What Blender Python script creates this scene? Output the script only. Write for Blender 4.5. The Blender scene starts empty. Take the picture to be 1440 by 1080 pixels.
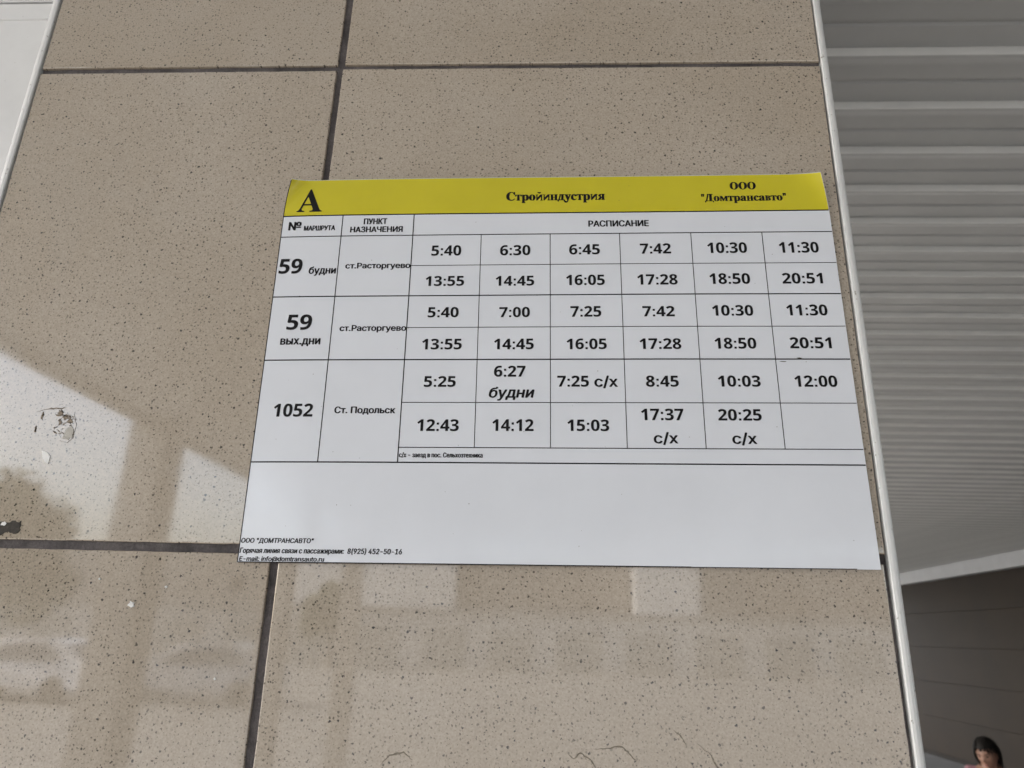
import bpy, bmesh, math, random
from mathutils import Vector, Matrix, noise
random.seed(7)
SC = bpy.context.scene
COL = SC.collection

# ------------------------------------------------------------------ camera
D_CAM, H_CAM = 0.4934, 1.95            # metres from the tiled wall, height above the paving
cam_data = bpy.data.cameras.new('camera')
cam = bpy.data.objects.new('camera', cam_data)
COL.objects.link(cam)
pitch, yaw, roll = 0.3295615, -0.0528437, 0.0295595
_r = Vector((math.cos(yaw), -math.sin(yaw), 0))
_f = Vector((math.sin(yaw)*math.cos(pitch), math.cos(yaw)*math.cos(pitch), math.sin(pitch)))
_u = _r.cross(_f)
_r2 = math.cos(roll)*_r + math.sin(roll)*_u
_u2 = -math.sin(roll)*_r + math.cos(roll)*_u
M3 = Matrix((_r2, _u2, -_f)).transposed()
cam.matrix_world = Matrix.Translation((0, -D_CAM, H_CAM)) @ M3.to_4x4()
cam_data.sensor_width = 36.0
cam_data.lens = 25.73
cam_data.clip_start = 0.01
cam_data.clip_end = 2000
SC.camera = cam
cam_data.dof.use_dof = True          # phone lens: about 2 mm aperture, focused on the sheet
cam_data.dof.focus_distance = 0.53
cam_data.dof.aperture_fstop = 14.0

# ------------------------------------------------------------------ sky, sun, exposure
SUN_EL, SUN_AZ = math.radians(40), math.radians(272)     # azimuth clockwise from +Y
world = bpy.data.worlds.new('World')
SC.world = world
world.use_nodes = True
wn = world.node_tree
bg = wn.nodes['Background']
sky = wn.nodes.new('ShaderNodeTexSky')
sky.sky_type = 'NISHITA'
sky.sun_disc = False
sky.sun_elevation = SUN_EL
sky.sun_rotation = SUN_AZ
sky.dust_density = 4.0
sky.air_density = 1.0
hs = wn.nodes.new('ShaderNodeHueSaturation')
hs.inputs['Saturation'].default_value = 0.62
wn.links.new(sky.outputs[0], hs.inputs['Color'])
wn.links.new(hs.outputs[0], bg.inputs['Color'])
bg.inputs['Strength'].default_value = 0.15
sun_data = bpy.data.lights.new('sun', 'SUN')
sun_data.energy = 2.2
sun_data.angle = math.radians(6)
sun_data.color = (1.0, 0.97, 0.93)
sun = bpy.data.objects.new('sun', sun_data)
COL.objects.link(sun)
sd = Vector((math.sin(SUN_AZ)*math.cos(SUN_EL), math.cos(SUN_AZ)*math.cos(SUN_EL), math.sin(SUN_EL)))
sun.rotation_euler = sd.to_track_quat('Z', 'Y').to_euler()
sun.location = (-14, 0, 12)
vs = SC.view_settings
vs.view_transform = 'Standard'
vs.look = 'None'
vs.gamma = 1.0
vs.use_curve_mapping = False
SC.render.filter_size = 1.1
vs.exposure = 2.20

# ------------------------------------------------------------------ helpers
def link(o, parent=None):
    COL.objects.link(o)
    if parent is not None:
        o.parent = parent
    return o

def thing(name, label, cat, loc=(0, 0, 0), group=None):
    o = bpy.data.objects.new(name, None)
    o.empty_display_size = 0.05
    o.location = loc
    COL.objects.link(o)
    o['label'] = label
    o['category'] = cat
    if group:
        o['group'] = group
    return o

def mesh_obj(name, verts, faces, mat, parent=None, smooth=False, label=None, uvs=None):
    me = bpy.data.meshes.new(name)
    me.from_pydata([tuple(v) for v in verts], [], faces)
    me.update()
    if mat is not None:
        me.materials.append(mat)
    if smooth:
        for p in me.polygons:
            p.use_smooth = True
    o = bpy.data.objects.new(name, me)
    link(o, parent)
    if label:
        o['label'] = label
    return o

def box_data(x0, x1, y0, y1, z0, z1):
    v = [(x0, y0, z0), (x1, y0, z0), (x1, y1, z0), (x0, y1, z0), (x0, y0, z1), (x1, y0, z1), (x1, y1, z1), (x0, y1, z1)]
    f = [(0, 3, 2, 1), (4, 5, 6, 7), (0, 1, 5, 4), (1, 2, 6, 5), (2, 3, 7, 6), (3, 0, 4, 7)]
    return v, f

def merge(parts):
    V, F = [], []
    for v, f in parts:
        n = len(V)
        V += list(v)
        F += [tuple(i + n for i in q) for q in f]
    return V, F

def box(name, x0, x1, y0, y1, z0, z1, mat, parent=None, bevel=0.0, label=None):
    v, f = box_data(x0, x1, y0, y1, z0, z1)
    o = mesh_obj(name, v, f, mat, parent, label=label)
    if bevel:
        bm = bmesh.new()
        bm.from_mesh(o.data)
        bmesh.ops.bevel(bm, geom=bm.edges[:], offset=bevel, segments=2, affect='EDGES')
        bm.to_mesh(o.data)
        bm.free()
    return o

def extrude_profile(name, prof, axis, a, b, mat, parent=None, closed=True, smooth=False):
    """prof: list of 2D points; axis 'x' -> points are (y,z); axis 'z' -> points are (x,y)"""
    n = len(prof)
    V = []
    for t in (a, b):
        for p in prof:
            V.append((t, p[0], p[1]) if axis == 'x' else (p[0], p[1], t))
    F = [(i, (i+1) % n, n+(i+1) % n, n+i) for i in range(n if closed else n-1)]
    if closed:
        F += [tuple(range(n))[::-1], tuple(range(n, 2*n))]
    return mesh_obj(name, V, F, mat, parent, smooth=smooth)

# ------------------------------------------------------------------ materials
class NT:
    def __init__(s, name):
        s.m = bpy.data.materials.new(name)
        s.m.use_nodes = True
        s.t = s.m.node_tree
        s.b = s.t.nodes['Principled BSDF']
    def n(s, typ, **kw):
        nd = s.t.nodes.new(typ)
        for k, v in kw.items():
            setattr(nd, k, v)
        return nd
    def l(s, a, b):
        s.t.links.new(a, b)
    def setv(s, sock, val):
        if hasattr(val, 'is_output') or isinstance(val, bpy.types.NodeSocket):
            s.l(val, sock)
        else:
            sock.default_value = val
    def math(s, op, a, b=None, c=None, clamp=False):
        nd = s.n('ShaderNodeMath', operation=op, use_clamp=clamp)
        s.setv(nd.inputs[0], a)
        if b is not None: s.setv(nd.inputs[1], b)
        if c is not None: s.setv(nd.inputs[2], c)
        return nd.outputs[0]
    def mix(s, fac, a, b, blend='MIX'):
        nd = s.n('ShaderNodeMix', data_type='RGBA', blend_type=blend)
        s.setv(nd.inputs[0], fac)
        s.setv(nd.inputs[6], a)
        s.setv(nd.inputs[7], b)
        return nd.outputs[2]
    def noise(s, vec, scale, detail=3, rough=0.5, dist=0.0):
        nd = s.n('ShaderNodeTexNoise')
        nd.inputs['Scale'].default_value = scale
        nd.inputs['Detail'].default_value = detail
        nd.inputs['Roughness'].default_value = rough
        nd.inputs['Distortion'].default_value = dist
        if vec is not None: s.l(vec, nd.inputs['Vector'])
        return nd
    def ramp(s, fac, stops):
        nd = s.n('ShaderNodeValToRGB')
        while len(nd.color_ramp.elements) < len(stops):
            nd.color_ramp.elements.new(0.5)
        for e, (p, c) in zip(nd.color_ramp.elements, stops):
            e.position = p
            e.color = c if len(c) == 4 else (*c, 1)
        s.l(fac, nd.inputs[0])
        return nd.outputs[0]
    def maprange(s, v, a, b, c, d):
        nd = s.n('ShaderNodeMapRange')
        s.l(v, nd.inputs[0])
        for i, x in enumerate((a, b, c, d)):
            nd.inputs[i+1].default_value = x
        return nd.outputs[0]
    def bump(s, h, strength, dist):
        nd = s.n('ShaderNodeBump')
        nd.inputs['Strength'].default_value = strength
        nd.inputs['Distance'].default_value = dist
        s.l(h, nd.inputs['Height'])
        s.l(nd.outputs[0], s.b.inputs['Normal'])
        return nd

def simple(name, col, rough=0.6, metal=0.0, nscale=8.0, namp=0.12, bump=0.0, bdist=0.002, spec=0.5):
    t = NT(name)
    tc = t.n('ShaderNodeTexCoord').outputs['Object']
    nz = t.noise(tc, nscale, 5, 0.6)
    f = t.maprange(nz.outputs['Fac'], 0.3, 0.7, 1-namp, 1+namp)
    cm = t.n('ShaderNodeVectorMath', operation='SCALE')
    cm.inputs[0].default_value = col
    t.l(f, cm.inputs['Scale'])
    t.l(cm.outputs[0], t.b.inputs['Base Color'])
    t.b.inputs['Roughness'].default_value = rough
    t.b.inputs['Metallic'].default_value = metal
    t.b.inputs['Specular IOR Level'].default_value = spec
    if bump:
        n2 = t.noise(tc, nscale*6, 4, 0.6)
        t.bump(n2.outputs['Fac'], bump, bdist)
    return t.m

def tile_material():
    t = NT('polished_speckled_porcelain')
    tc = t.n('ShaderNodeTexCoord').outputs['Object']
    oi = t.n('ShaderNodeObjectInfo')
    off = t.n('ShaderNodeVectorMath', operation='SCALE')
    off.inputs[0].default_value = (13.1, 7.7, 23.3)
    t.l(oi.outputs['Random'], off.inputs['Scale'])
    ad = t.n('ShaderNodeVectorMath', operation='ADD')
    t.l(tc, ad.inputs[0]); t.l(off.outputs[0], ad.inputs[1])
    base = ad.outputs[0]
    # warp a little so that the grains are irregular
    nw = t.noise(base, 900, 2, 0.5)
    wv = t.n('ShaderNodeVectorMath', operation='MULTIPLY_ADD')
    t.l(nw.outputs['Color'], wv.inputs[0])
    wv.inputs[1].default_value = (0.0022, 0.0022, 0.0022)
    t.l(base, wv.inputs[2])
    sep = t.n('ShaderNodeSeparateXYZ'); t.l(wv.outputs[0], sep.inputs[0])
    cmb = t.n('ShaderNodeCombineXYZ')
    t.l(sep.outputs[0], cmb.inputs[0]); t.l(sep.outputs[2], cmb.inputs[1])
    def grains(scale, rmin, rmax, keep):
        v = t.n('ShaderNodeTexVoronoi', voronoi_dimensions='2D', feature='F1')
        v.inputs['Scale'].default_value = scale
        t.l(cmb.outputs[0], v.inputs['Vector'])
        sc = t.n('ShaderNodeSeparateColor'); t.l(v.outputs['Color'], sc.inputs[0])
        p = t.math('POWER', sc.outputs[0], 2.2)
        r = t.math('MULTIPLY_ADD', p, rmax-rmin, rmin)
        k = t.math('LESS_THAN', sc.outputs[1], keep)
        dd = t.math('SUBTRACT', r, v.outputs['Distance'])
        e = t.math('MULTIPLY', dd, 18.0, clamp=True)
        return t.math('MULTIPLY', e, k), sc.outputs[2]
    g1, c1 = grains(390, 0.12, 0.31, 0.78)
    g2, c2 = grains(180, 0.07, 0.18, 0.5)
    big = t.noise(base, 5.0, 4, 0.6)
    fine = t.noise(base, 700, 2, 0.6)
    col = t.ramp(big.outputs['Fac'], [(0.3, (0.362, 0.306, 0.240)), (0.7, (0.418, 0.364, 0.302))])
    ff = t.maprange(fine.outputs['Fac'], 0.3, 0.7, 0.84, 1.14)
    cmul = t.n('ShaderNodeVectorMath', operation='SCALE')
    tv = t.maprange(oi.outputs['Random'], 0.0, 1.0, 0.95, 1.05)
    t.l(col, cmul.inputs[0]); t.l(t.math('MULTIPLY', ff, tv), cmul.inputs['Scale'])
    a1 = t.math('MULTIPLY', g1, t.math('MULTIPLY_ADD', c1, 0.55, 0.34))
    m1 = t.mix(a1, cmul.outputs[0], (0.07, 0.055, 0.04, 1))
    a2 = t.math('MULTIPLY', g2, t.math('MULTIPLY_ADD', c2, 0.2, 0.80))
    m2 = t.mix(a2, m1, (0.018, 0.014, 0.011, 1))
    # dust film: faint pale blotches and streaks
    du = t.noise(base, 9.0, 6, 0.65, 0.6)
    df = t.maprange(du.outputs['Fac'], 0.52, 0.75, 0.0, 0.16)
    m3 = t.mix(df, m2, (0.42, 0.40, 0.37, 1))
    t.l(m3, t.b.inputs['Base Color'])
    rr = t.maprange(du.outputs['Fac'], 0.3, 0.75, 0.025, 0.07)
    t.l(rr, t.b.inputs['Roughness'])
    t.b.inputs['IOR'].default_value = 1.82
    wob = t.noise(base, 7.0, 2, 0.4)
    t.bump(wob.outputs['Fac'], 0.2, 0.001)
    return t.m

def grout_material():
    t = NT('dark_grout')
    tc = t.n('ShaderNodeTexCoord').outputs['Object']
    n1 = t.noise(tc, 22, 6, 0.7)
    n2 = t.noise(tc, 420, 4, 0.7)
    c = t.ramp(n1.outputs['Fac'], [(0.32, (0.035, 0.031, 0.032)), (0.55, (0.115, 0.103, 0.104)), (0.75, (0.16, 0.14, 0.135))])
    f = t.maprange(n2.outputs['Fac'], 0.3, 0.7, 0.7, 1.3)
    cm = t.n('ShaderNodeVectorMath', operation='SCALE')
    t.l(c, cm.inputs[0]); t.l(f, cm.inputs['Scale'])
    t.l(cm.outputs[0], t.b.inputs['Base Color'])
    t.b.inputs['Roughness'].default_value = 0.9
    t.bump(n2.outputs['Fac'], 0.8, 0.0015)
    return t.m

def laminate(name, col, amp=0.03, rough=0.08):
    t = NT(name)
    tc = t.n('ShaderNodeTexCoord').outputs['Object']
    n1 = t.noise(tc, 14, 4, 0.6)
    f = t.maprange(n1.outputs['Fac'], 0.3, 0.7, 1-amp, 1+amp)
    cm = t.n('ShaderNodeVectorMath', operation='SCALE')
    cm.inputs[0].default_value = col
    t.l(f, cm.inputs['Scale'])
    t.l(cm.outputs[0], t.b.inputs['Base Color'])
    t.b.inputs['Roughness'].default_value = rough
    n2 = t.noise(tc, 9, 2, 0.5)
    t.bump(n2.outputs['Fac'], 0.22, 0.0014)
    n3 = t.noise(tc, 30, 4, 0.6)
    t.l(t.maprange(n3.outputs['Fac'], 0.35, 0.7, rough*0.8, rough*2.2), t.b.inputs['Roughness'])
    return t.m

def white_plastic(name, col, rough=0.3, dirt=0.5):
    t = NT(name)
    tc = t.n('ShaderNodeTexCoord').outputs['Object']
    n1 = t.noise(tc, 6, 5, 0.65)
    n2 = t.noise(tc, 260, 3, 0.6)
    sp = t.maprange(n2.outputs['Fac'], 0.66, 0.74, 0.0, dirt)
    lo = tuple(c*0.86 for c in col)
    c = t.ramp(n1.outputs['Fac'], [(0.3, lo), (0.65, col)])
    m = t.mix(sp, c, (0.18, 0.16, 0.13, 1))
    t.l(m, t.b.inputs['Base Color'])
    t.b.inputs['Roughness'].default_value = rough
    t.bump(n2.outputs['Fac'], 0.1, 0.0006)
    return t.m

M_TILE = tile_material()
M_GROUT = grout_material()
M_PAPER = laminate('laminated_white_paper', (0.685, 0.712, 0.768))
M_YELLOW = laminate('printed_yellow', (0.56, 0.495, 0.022), 0.05)
M_INK = laminate('printed_black', (0.006, 0.006, 0.008), 0.0, 0.12)
M_INK.node_tree.nodes['Principled BSDF'].inputs['Specular IOR Level'].default_value = 0.3
M_TRIM = white_plastic('white_pvc_trim', (0.74, 0.75, 0.745), 0.38, 0.8)
M_PANEL = white_plastic('white_panel', (0.74, 0.745, 0.75), 0.25, 0.25)
M_SOFFIT = simple('painted_sheet_metal', (0.555, 0.56, 0.56), 0.42, 0.0, 3.0, 0.06)
M_SOFFIT_LIT = simple('sheet_metal_lit_lip', (0.82, 0.82, 0.80), 0.4, 0.0, 3.0, 0.05)  # soffit metal, lightened for the light on the front lips
M_SOFFIT_TRIM = simple('white_painted_beam', (0.52, 0.53, 0.54), 0.6, 0.0, 3.0, 0.06)
M_CORE = simple('rendered_masonry', (0.3, 0.28, 0.25), 0.9, 0.0, 5.0, 0.15, 0.4)
M_DARKPANEL = simple('dark_brown_panel', (0.021, 0.0130, 0.0065), 0.65, 0.0, 0.9, 0.25, 0.1, 0.002, 0.3)
M_DARKJOINT = simple('panel_joint', (0.010, 0.007, 0.004), 0.8)
M_ROOF = simple('roof_sheet', (0.3, 0.3, 0.3), 0.6)
M_POST = simple('grey_painted_steel', (0.36, 0.34, 0.31), 0.5, 0.0, 6, 0.1)

# ------------------------------------------------------------------ setting: ground
def ground():
    t = NT('concrete_paving')
    tc = t.n('ShaderNodeTexCoord').outputs['Object']
    a = t.noise(tc, 0.8, 6, 0.65)
    b = t.noise(tc, 60, 4, 0.7)
    c = t.ramp(a.outputs['Fac'], [(0.3, (0.15, 0.146, 0.138)), (0.7, (0.23, 0.225, 0.212))])
    f = t.maprange(b.outputs['Fac'], 0.3, 0.7, 0.8, 1.2)
    cm = t.n('ShaderNodeVectorMath', operation='SCALE')
    t.l(c, cm.inputs[0]); t.l(f, cm.inputs['Scale'])
    t.l(cm.outputs[0], t.b.inputs['Base Color'])
    t.b.inputs['Roughness'].default_value = 0.85
    t.bump(b.outputs['Fac'], 0.3, 0.004)
    o = mesh_obj('ground', [(-400, -400, 0), (400, -400, 0), (400, 400, 0), (-400, 400, 0)], [(0, 1, 2, 3)], t.m)
    o['kind'] = 'structure'
ground()

# ------------------------------------------------------------------ tiled wall
Z_CEIL = H_CAM + 1.414
X_L, X_R = -0.4431, 0.2195
wall = thing('tiled_wall', 'wall of glossy beige speckled square tiles with dark grout behind the timetable', 'wall', (0, 0, 0))
box('wall_body', X_L - 0.004, X_R + 0.004, 0.0075, 1.9, 0.0, Z_CEIL - 0.02, M_CORE, wall)

def grid_sheet(x0, x1, z0, z1, y, nx, nz, amp):
    V, F = [], []
    for j in range(nz+1):
        for i in range(nx+1):
            x = x0+(x1-x0)*i/nx; z = z0+(z1-z0)*j/nz
            V.append((x, y + amp*noise.noise(Vector((x*60, z*60, 3.3))), z))
    for j in range(nz):
        for i in range(nx):
            a = j*(nx+1)+i
            F.append((a, a+1, a+nx+2, a+nx+1))
    return V, F
# grout: a slightly uneven bed that shows only in the joints
gv, gf = grid_sheet(X_L+0.0004, X_R-0.0002, 0.0, Z_CEIL-0.02, 0.0024, 130, 700, 0.0007)
mesh_obj('grout', gv, gf, M_GROUT, wall, smooth=True)

def tile(x0t, x1t, x0b, x1b, zl0, zl1, zr0, zr1, y=0.0):
    """four corners: left/right edge at top and bottom, height of bottom/top edge at left and right"""
    c = 0.0009
    fr = [(x0b, zl0), (x1b, zr0), (x1t, zr1), (x0t, zl1)]
    # edges are subdivided and made a touch uneven
    n = 46
    ring = []
    for k in range(4):
        ax, az = fr[k]; bx, bz = fr[(k+1) % 4]
        for i in range(n):
            s = i/n
            px, pz = ax+(bx-ax)*s, az+(bz-az)*s
            if i:
                j = 0.00030*noise.noise(Vector((px*70, pz*70, k*3.1)))+0.00022*noise.noise(Vector((px*300, pz*300, k*3.1)))
                if k % 2 == 0: pz += j
                else: px += j
            ring.append((px, pz))
    cx = sum(p[0] for p in ring)/len(ring); cz = sum(p[1] for p in ring)/len(ring)
    V = []
    m = len(ring)
    def inset(p, d):
        dx = cx-p[0]; dz = cz-p[1]
        hx = abs(x1t-x0t)/2; hz = abs(zl1-zl0)/2
        return (p[0]+d*max(-1, min(1, dx/hx)), p[1]+d*max(-1, min(1, dz/hz)))
    for p in ring:
        q = inset(p, c); V.append((q[0]-cx, y, q[1]-cz))
    for p in ring:
        q = inset(p, c*0.3); V.append((q[0]-cx, y+c*0.3, q[1]-cz))
    for p in ring: V.append((p[0]-cx, y+c, p[1]-cz))
    for p in ring: V.append((p[0]-cx, y+0.0072, p[1]-cz))
    F = [tuple(range(m))]
    for r in range(3):
        for i in range(m):
            F.append((r*m+(i+1) % m, r*m+i, (r+1)*m+i, (r+1)*m+(i+1) % m))
    F.append(tuple(range(3*m, 4*m))[::-1])
    o = mesh_obj('tile', V, F, M_TILE, wall)
    o.location = (cx, 0, cz)
    return o
XL = X_L + 0.0010
XRr = X_R - 0.0006
tl = tile(XL, -0.1818, XL, -0.1824, 2.4030, 2.797, 2.4035, 2.797, 0.0001)          # top left
tr = tile(-0.1752, XRr, -0.1762, XRr, 2.4040, 2.797, 2.4030, 2.797, -0.0002)       # top right
ml = tile(XL, -0.1826, XL, -0.1842, 2.0018, 2.3972, 2.0025, 2.3978, -0.0002)       # middle left, behind the sheet's corner
mr = tile(-0.1776, XRr, -0.1782, XRr, 2.0055, 2.3994, 2.0058, 2.3984, 0.0)         # middle right, behind the sheet
bl = tile(XL, -0.1846, XL, -0.1832, 1.603, 1.9960, 1.603, 1.9965, 0.0)             # bottom left
br = tile(-0.1788, X_R-0.0026, -0.1770, X_R-0.0010, 1.603, 1.9985, 1.603, 1.9995, -0.0003)
for k in range(4):
    tile(XL, -0.183, XL, -0.183, 0.4*k+0.003, 0.4*k+0.397, 0.4*k+0.003, 0.4*k+0.397)
    tile(-0.177, XRr, -0.177, XRr, 0.4*k+0.003, 0.4*k+0.397, 0.4*k+0.003, 0.4*k+0.397)
tile(XL, -0.183, XL, -0.183, 2.803, 3.197, 2.803, 3.197)
tile(-0.177, XRr, -0.177, XRr, 2.803, 3.197, 2.803, 3.197)

# corner trims: quarter-round PVC bead with a dark slit next to the tiles
def trim(xa, sgn, w=0.0072, proud=0.0012):
    pts = []
    pts.append((xa, 0.0075)); pts.append((xa, -proud+0.0006)); pts.append((xa+sgn*0.0006, -proud))
    pts.append((xa+sgn*w*0.35, -proud-0.0002))
    cx, cy, r = xa+sgn*w*0.38, -proud+w*0.62, w*0.62
    for k in range(1, 9):
        a = math.pi/2*k/8
        pts.append((cx+sgn*r*math.sin(a), cy-r*math.cos(a)))
    pts.append((xa+sgn*w, 0.03)); pts.append((xa+sgn*(w-0.002), 0.03)); pts.append((xa+sgn*(w-0.002), 0.0075))
    if sgn > 0: pts = pts[::-1]
    V, F = [], []
    n = len(pts); nz = 160
    for j in range(nz+1):
        z = (Z_CEIL-0.02)*j/nz
        w_ = 0.00025*noise.noise(Vector((sgn*3, 1, z*5)))
        for p in pts: V.append((p[0]+w_, p[1], z))
    for j in range(nz):
        for i in range(n):
            a = j*n+i; b = j*n+(i+1) % n
            F.append((a, a+n, b+n, b))
    F.append(tuple(range(n))); F.append(tuple(range(nz*n, nz*n+n))[::-1])
    return mesh_obj('corner_trim', V, F, M_TRIM, wall, smooth=False)
trim(X_R+0.0006, 1, 0.0068)
trim(X_L-0.0006, -1, 0.0078)

# marks on the tiles -------------------------------------------------
M_GLUE = simple('dried_glue', (0.42, 0.40, 0.36), 0.55, 0, 300, 0.15, 0.5, 0.0006)
M_GLUE_EDGE = simple('dirty_glue', (0.20, 0.16, 0.12), 0.75, 0, 400, 0.35, 0.6, 0.0006)
M_CHIP = simple('white_paint', (0.75, 0.75, 0.74), 0.6, 0, 200, 0.05)
M_TAPE = simple('old_black_tape', (0.035, 0.03, 0.024), 0.8, 0, 500, 0.5, 0.6, 0.0006)
def flake(name, x, z, pts, mat, parent, th=0.0003, rough_edge=0.12, seed=0):
    rnd = random.Random(seed)
    px = parent.location
    out = []
    n = len(pts)
    for i in range(n):
        a, b = pts[i], pts[(i+1) % n]
        for s in (0, .17, .33, .5, .66, .83):
            out.append((a[0]+(b[0]-a[0])*s + rnd.uniform(-1, 1)*rough_edge, a[1]+(b[1]-a[1])*s + rnd.uniform(-1, 1)*rough_edge))
    m = len(out)
    y0 = -0.0003
    V = [((p[0]*0.95)*0.001, y0-th, (p[1]*0.95)*0.001) for p in out] + [(p[0]*0.001, y0+0.0002, p[1]*0.001) for p in out]
    F = [tuple(range(m))] + [((i+1) % m, i, m+i, m+(i+1) % m) for i in range(m)]
    o = mesh_obj(name, V, F, mat, parent)
    o.location = (x-px.x, 0, z-px.z)
    return o
flake('tape_scrap', -0.3735, 2.0100, [(-13, -4.5), (-6, -3.5), (-1, -5), (5, -3), (10, -4.8), (12, -2), (11.8, 4.4), (4, 4.0), (-13, 4.6)], M_TAPE, ml, rough_edge=0.75, seed=3)
flake('paint_chip', -0.3740, 2.0125, [(-2, -1), (1, -1.5), (2.2, 0), (0.5, 1.3), (-1.5, 1)], M_CHIP, ml, 0.0005, 0.2, seed=31)
flake('paint_chip', -0.3557, 2.0605, [(-3.8, 4.0), (0.5, 3.0), (3.6, -0.5), (3.3, -6.0), (0.0, -4.0), (-2.2, -1.0)], M_CHIP, ml, 0.0005, 0.2, seed=4)
flake('glue_spot', -0.3436, 2.0780, [(-3.0, -5.0), (1.5, -5.2), (4.0, -3.0), (4.2, 2.0), (2.0, 5.0), (-1.5, 3.0)], M_GLUE, ml, 0.0003, 0.35, seed=5)
for i, (gx, gz, gw, gh) in enumerate(((-0.3520, 2.0925, 5, 4), (-0.3480, 2.0895, 4, 3), (-0.3440, 2.0870, 3.5, 4), (-0.3510, 2.0860, 2.5, 4), (-0.3655, 2.0900, 1.0, 5), (-0.3680, 2.0800, 0.9, 4))):
    flake('glue_residue', gx, gz, [(-gw*.6, -gh*.2), (-gw*.1, -gh*.6), (gw*.5, -gh*.3), (gw*.3, gh*.2), (0, gh*.6), (-gw*.4, gh*.4)], M_GLUE_EDGE, ml, 0.0002, 0.8, seed=20+i)
for i, (px_, pz_, r_) in enumerate(((-0.2735, 1.9615, 2.3), (-0.2520, 1.9735, 0.9), (-0.2985, 1.9775, 0.7), (-0.2100, 1.9180, 0.8))):
    flake('paint_speck', px_, pz_, [(-r_, 0), (-r_*.3, r_), (r_*.7, r_*.6), (r_, -r_*.4), (0, -r_)], M_CHIP, bl, 0.0003, r_*0.2, seed=40+i)

def smear(points, r, mat, parent, name='dirt_smear', seed=1):
    """thin raised irregular worm of dirt along points (x,z)"""
    rnd = random.Random(seed)
    P = []
    for a, b in zip(points[:-1], points[1:]):
        for s in range(5):
            P.append((a[0]+(b[0]-a[0])*s/5+rnd.uniform(-1, 1)*0.0004, a[1]+(b[1]-a[1])*s/5+rnd.uniform(-1, 1)*0.0004))
    P.append(points[-1])
    V, F = [], []
    n = len(P)
    px = parent.location
    for i, p in enumerate(P):
        q = P[min(i+1, n-1)]; o_ = P[max(i-1, 0)]
        d = Vector((q[0]-o_[0], q[1]-o_[1])).normalized()
        nn = Vector((-d.y, d.x))
        w = r*math.sin(math.pi*(i+0.3)/(n))*rnd.uniform(0.3, 1.0)
        for s, yy in ((-1, -0.0002), (0, -0.0005), (1, -0.0002)):
            V.append((p[0]+nn.x*w*s-px.x, yy, p[1]+nn.y*w*s-px.z))
    for i in range(n-1):
        a = i*3
        F += [(a, a+1, a+4, a+3), (a+1, a+2, a+5, a+4)]
    return mesh_obj(name, V, F, mat, parent)
M_DIRT = simple('dry_dirt', (0.17, 0.145, 0.11), 0.9, 0, 500, 0.4)
smear([(0.030, 1.8855), (0.040, 1.8865), (0.046, 1.8880), (0.050, 1.8855), (0.053, 1.8815), (0.056, 1.8800)], 0.0010, M_DIRT, br, seed=2)
smear([(0.014, 1.8830), (0.018, 1.8800), (0.022, 1.8835), (0.028, 1.8795), (0.031, 1.8760), (0.026, 1.8720)], 0.0009, M_DIRT, br, seed=3)
smear([(0.078, 1.8985), (0.084, 1.8930), (0.086, 1.8880)], 0.0008, M_DIRT, br, seed=4)
smear([(0.092, 1.8905), (0.100, 1.8850), (0.103, 1.8790), (0.107, 1.8740), (0.112, 1.8690)], 0.0012, M_DIRT, br, seed=5)
smear([(-0.100, 1.8720), (-0.094, 1.8780), (-0.086, 1.8800), (-0.080, 1.8760)], 0.0010, M_DIRT, br, seed=6)
smear([(-0.370, 2.0935), (-0.362, 2.0955), (-0.353, 2.0960), (-0.349, 2.0965)], 0.0008, M_GLUE_EDGE, ml, seed=7)
_r = random.Random(77)
for i in range(26):
    gx = -0.3565+_r.uniform(0, 0.0155); gz = 2.0945-_r.uniform(0, 0.016)-(gx+0.3565)*0.25
    a = _r.uniform(-0.9, 0.3); L_ = _r.uniform(0.0015, 0.0042)
    smear([(gx, gz), (gx+L_*0.5*math.cos(a), gz+L_*0.5*math.sin(a)), (gx+L_*math.cos(a+.3), gz+L_*math.sin(a+.3))], _r.uniform(0.0003, 0.0008), M_GLUE_EDGE, ml, 'glue_residue', seed=100+i)
smear([(-0.349, 2.0720), (-0.342, 2.0705), (-0.339, 2.0740), (-0.3385, 2.0830), (-0.342, 2.0920)], 0.0004, M_GLUE_EDGE, ml, seed=8)

# ------------------------------------------------------------------ white panel wall to the left
wp = thing('white_panel_wall', 'smooth white panel wall at the far left edge with a thin dark seam near the top', 'wall', (-0.46, 0.03, 0))
def wpb(name, x0, x1, y0, y1, z0, z1, mat, bevel=0.0):
    return box(name, x0+0.46, x1+0.46, y0-0.03, y1-0.03, z0, z1, mat, wp, bevel)
wpb('panel', -2.2, -0.452, 0.03, 0.06, 0.0, 2.5068, M_PANEL, 0.0012)
wpb('panel', -2.2, -0.452, 0.028, 0.06, 2.5090, Z_CEIL-0.02, M_PANEL, 0.0012)
wpb('seam', -2.2, -0.452, 0.040, 0.062, 2.5060, 2.5100, M_DARKJOINT)
wpb('cover_strip', -2.2, -0.454, 0.0285, 0.0305, 2.4872, 2.5062, M_PANEL, 0.0005)
wpb('wall_body', -2.2, -0.4475, 0.062, 1.9, 0.0, Z_CEIL-0.02, M_CORE)

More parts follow.
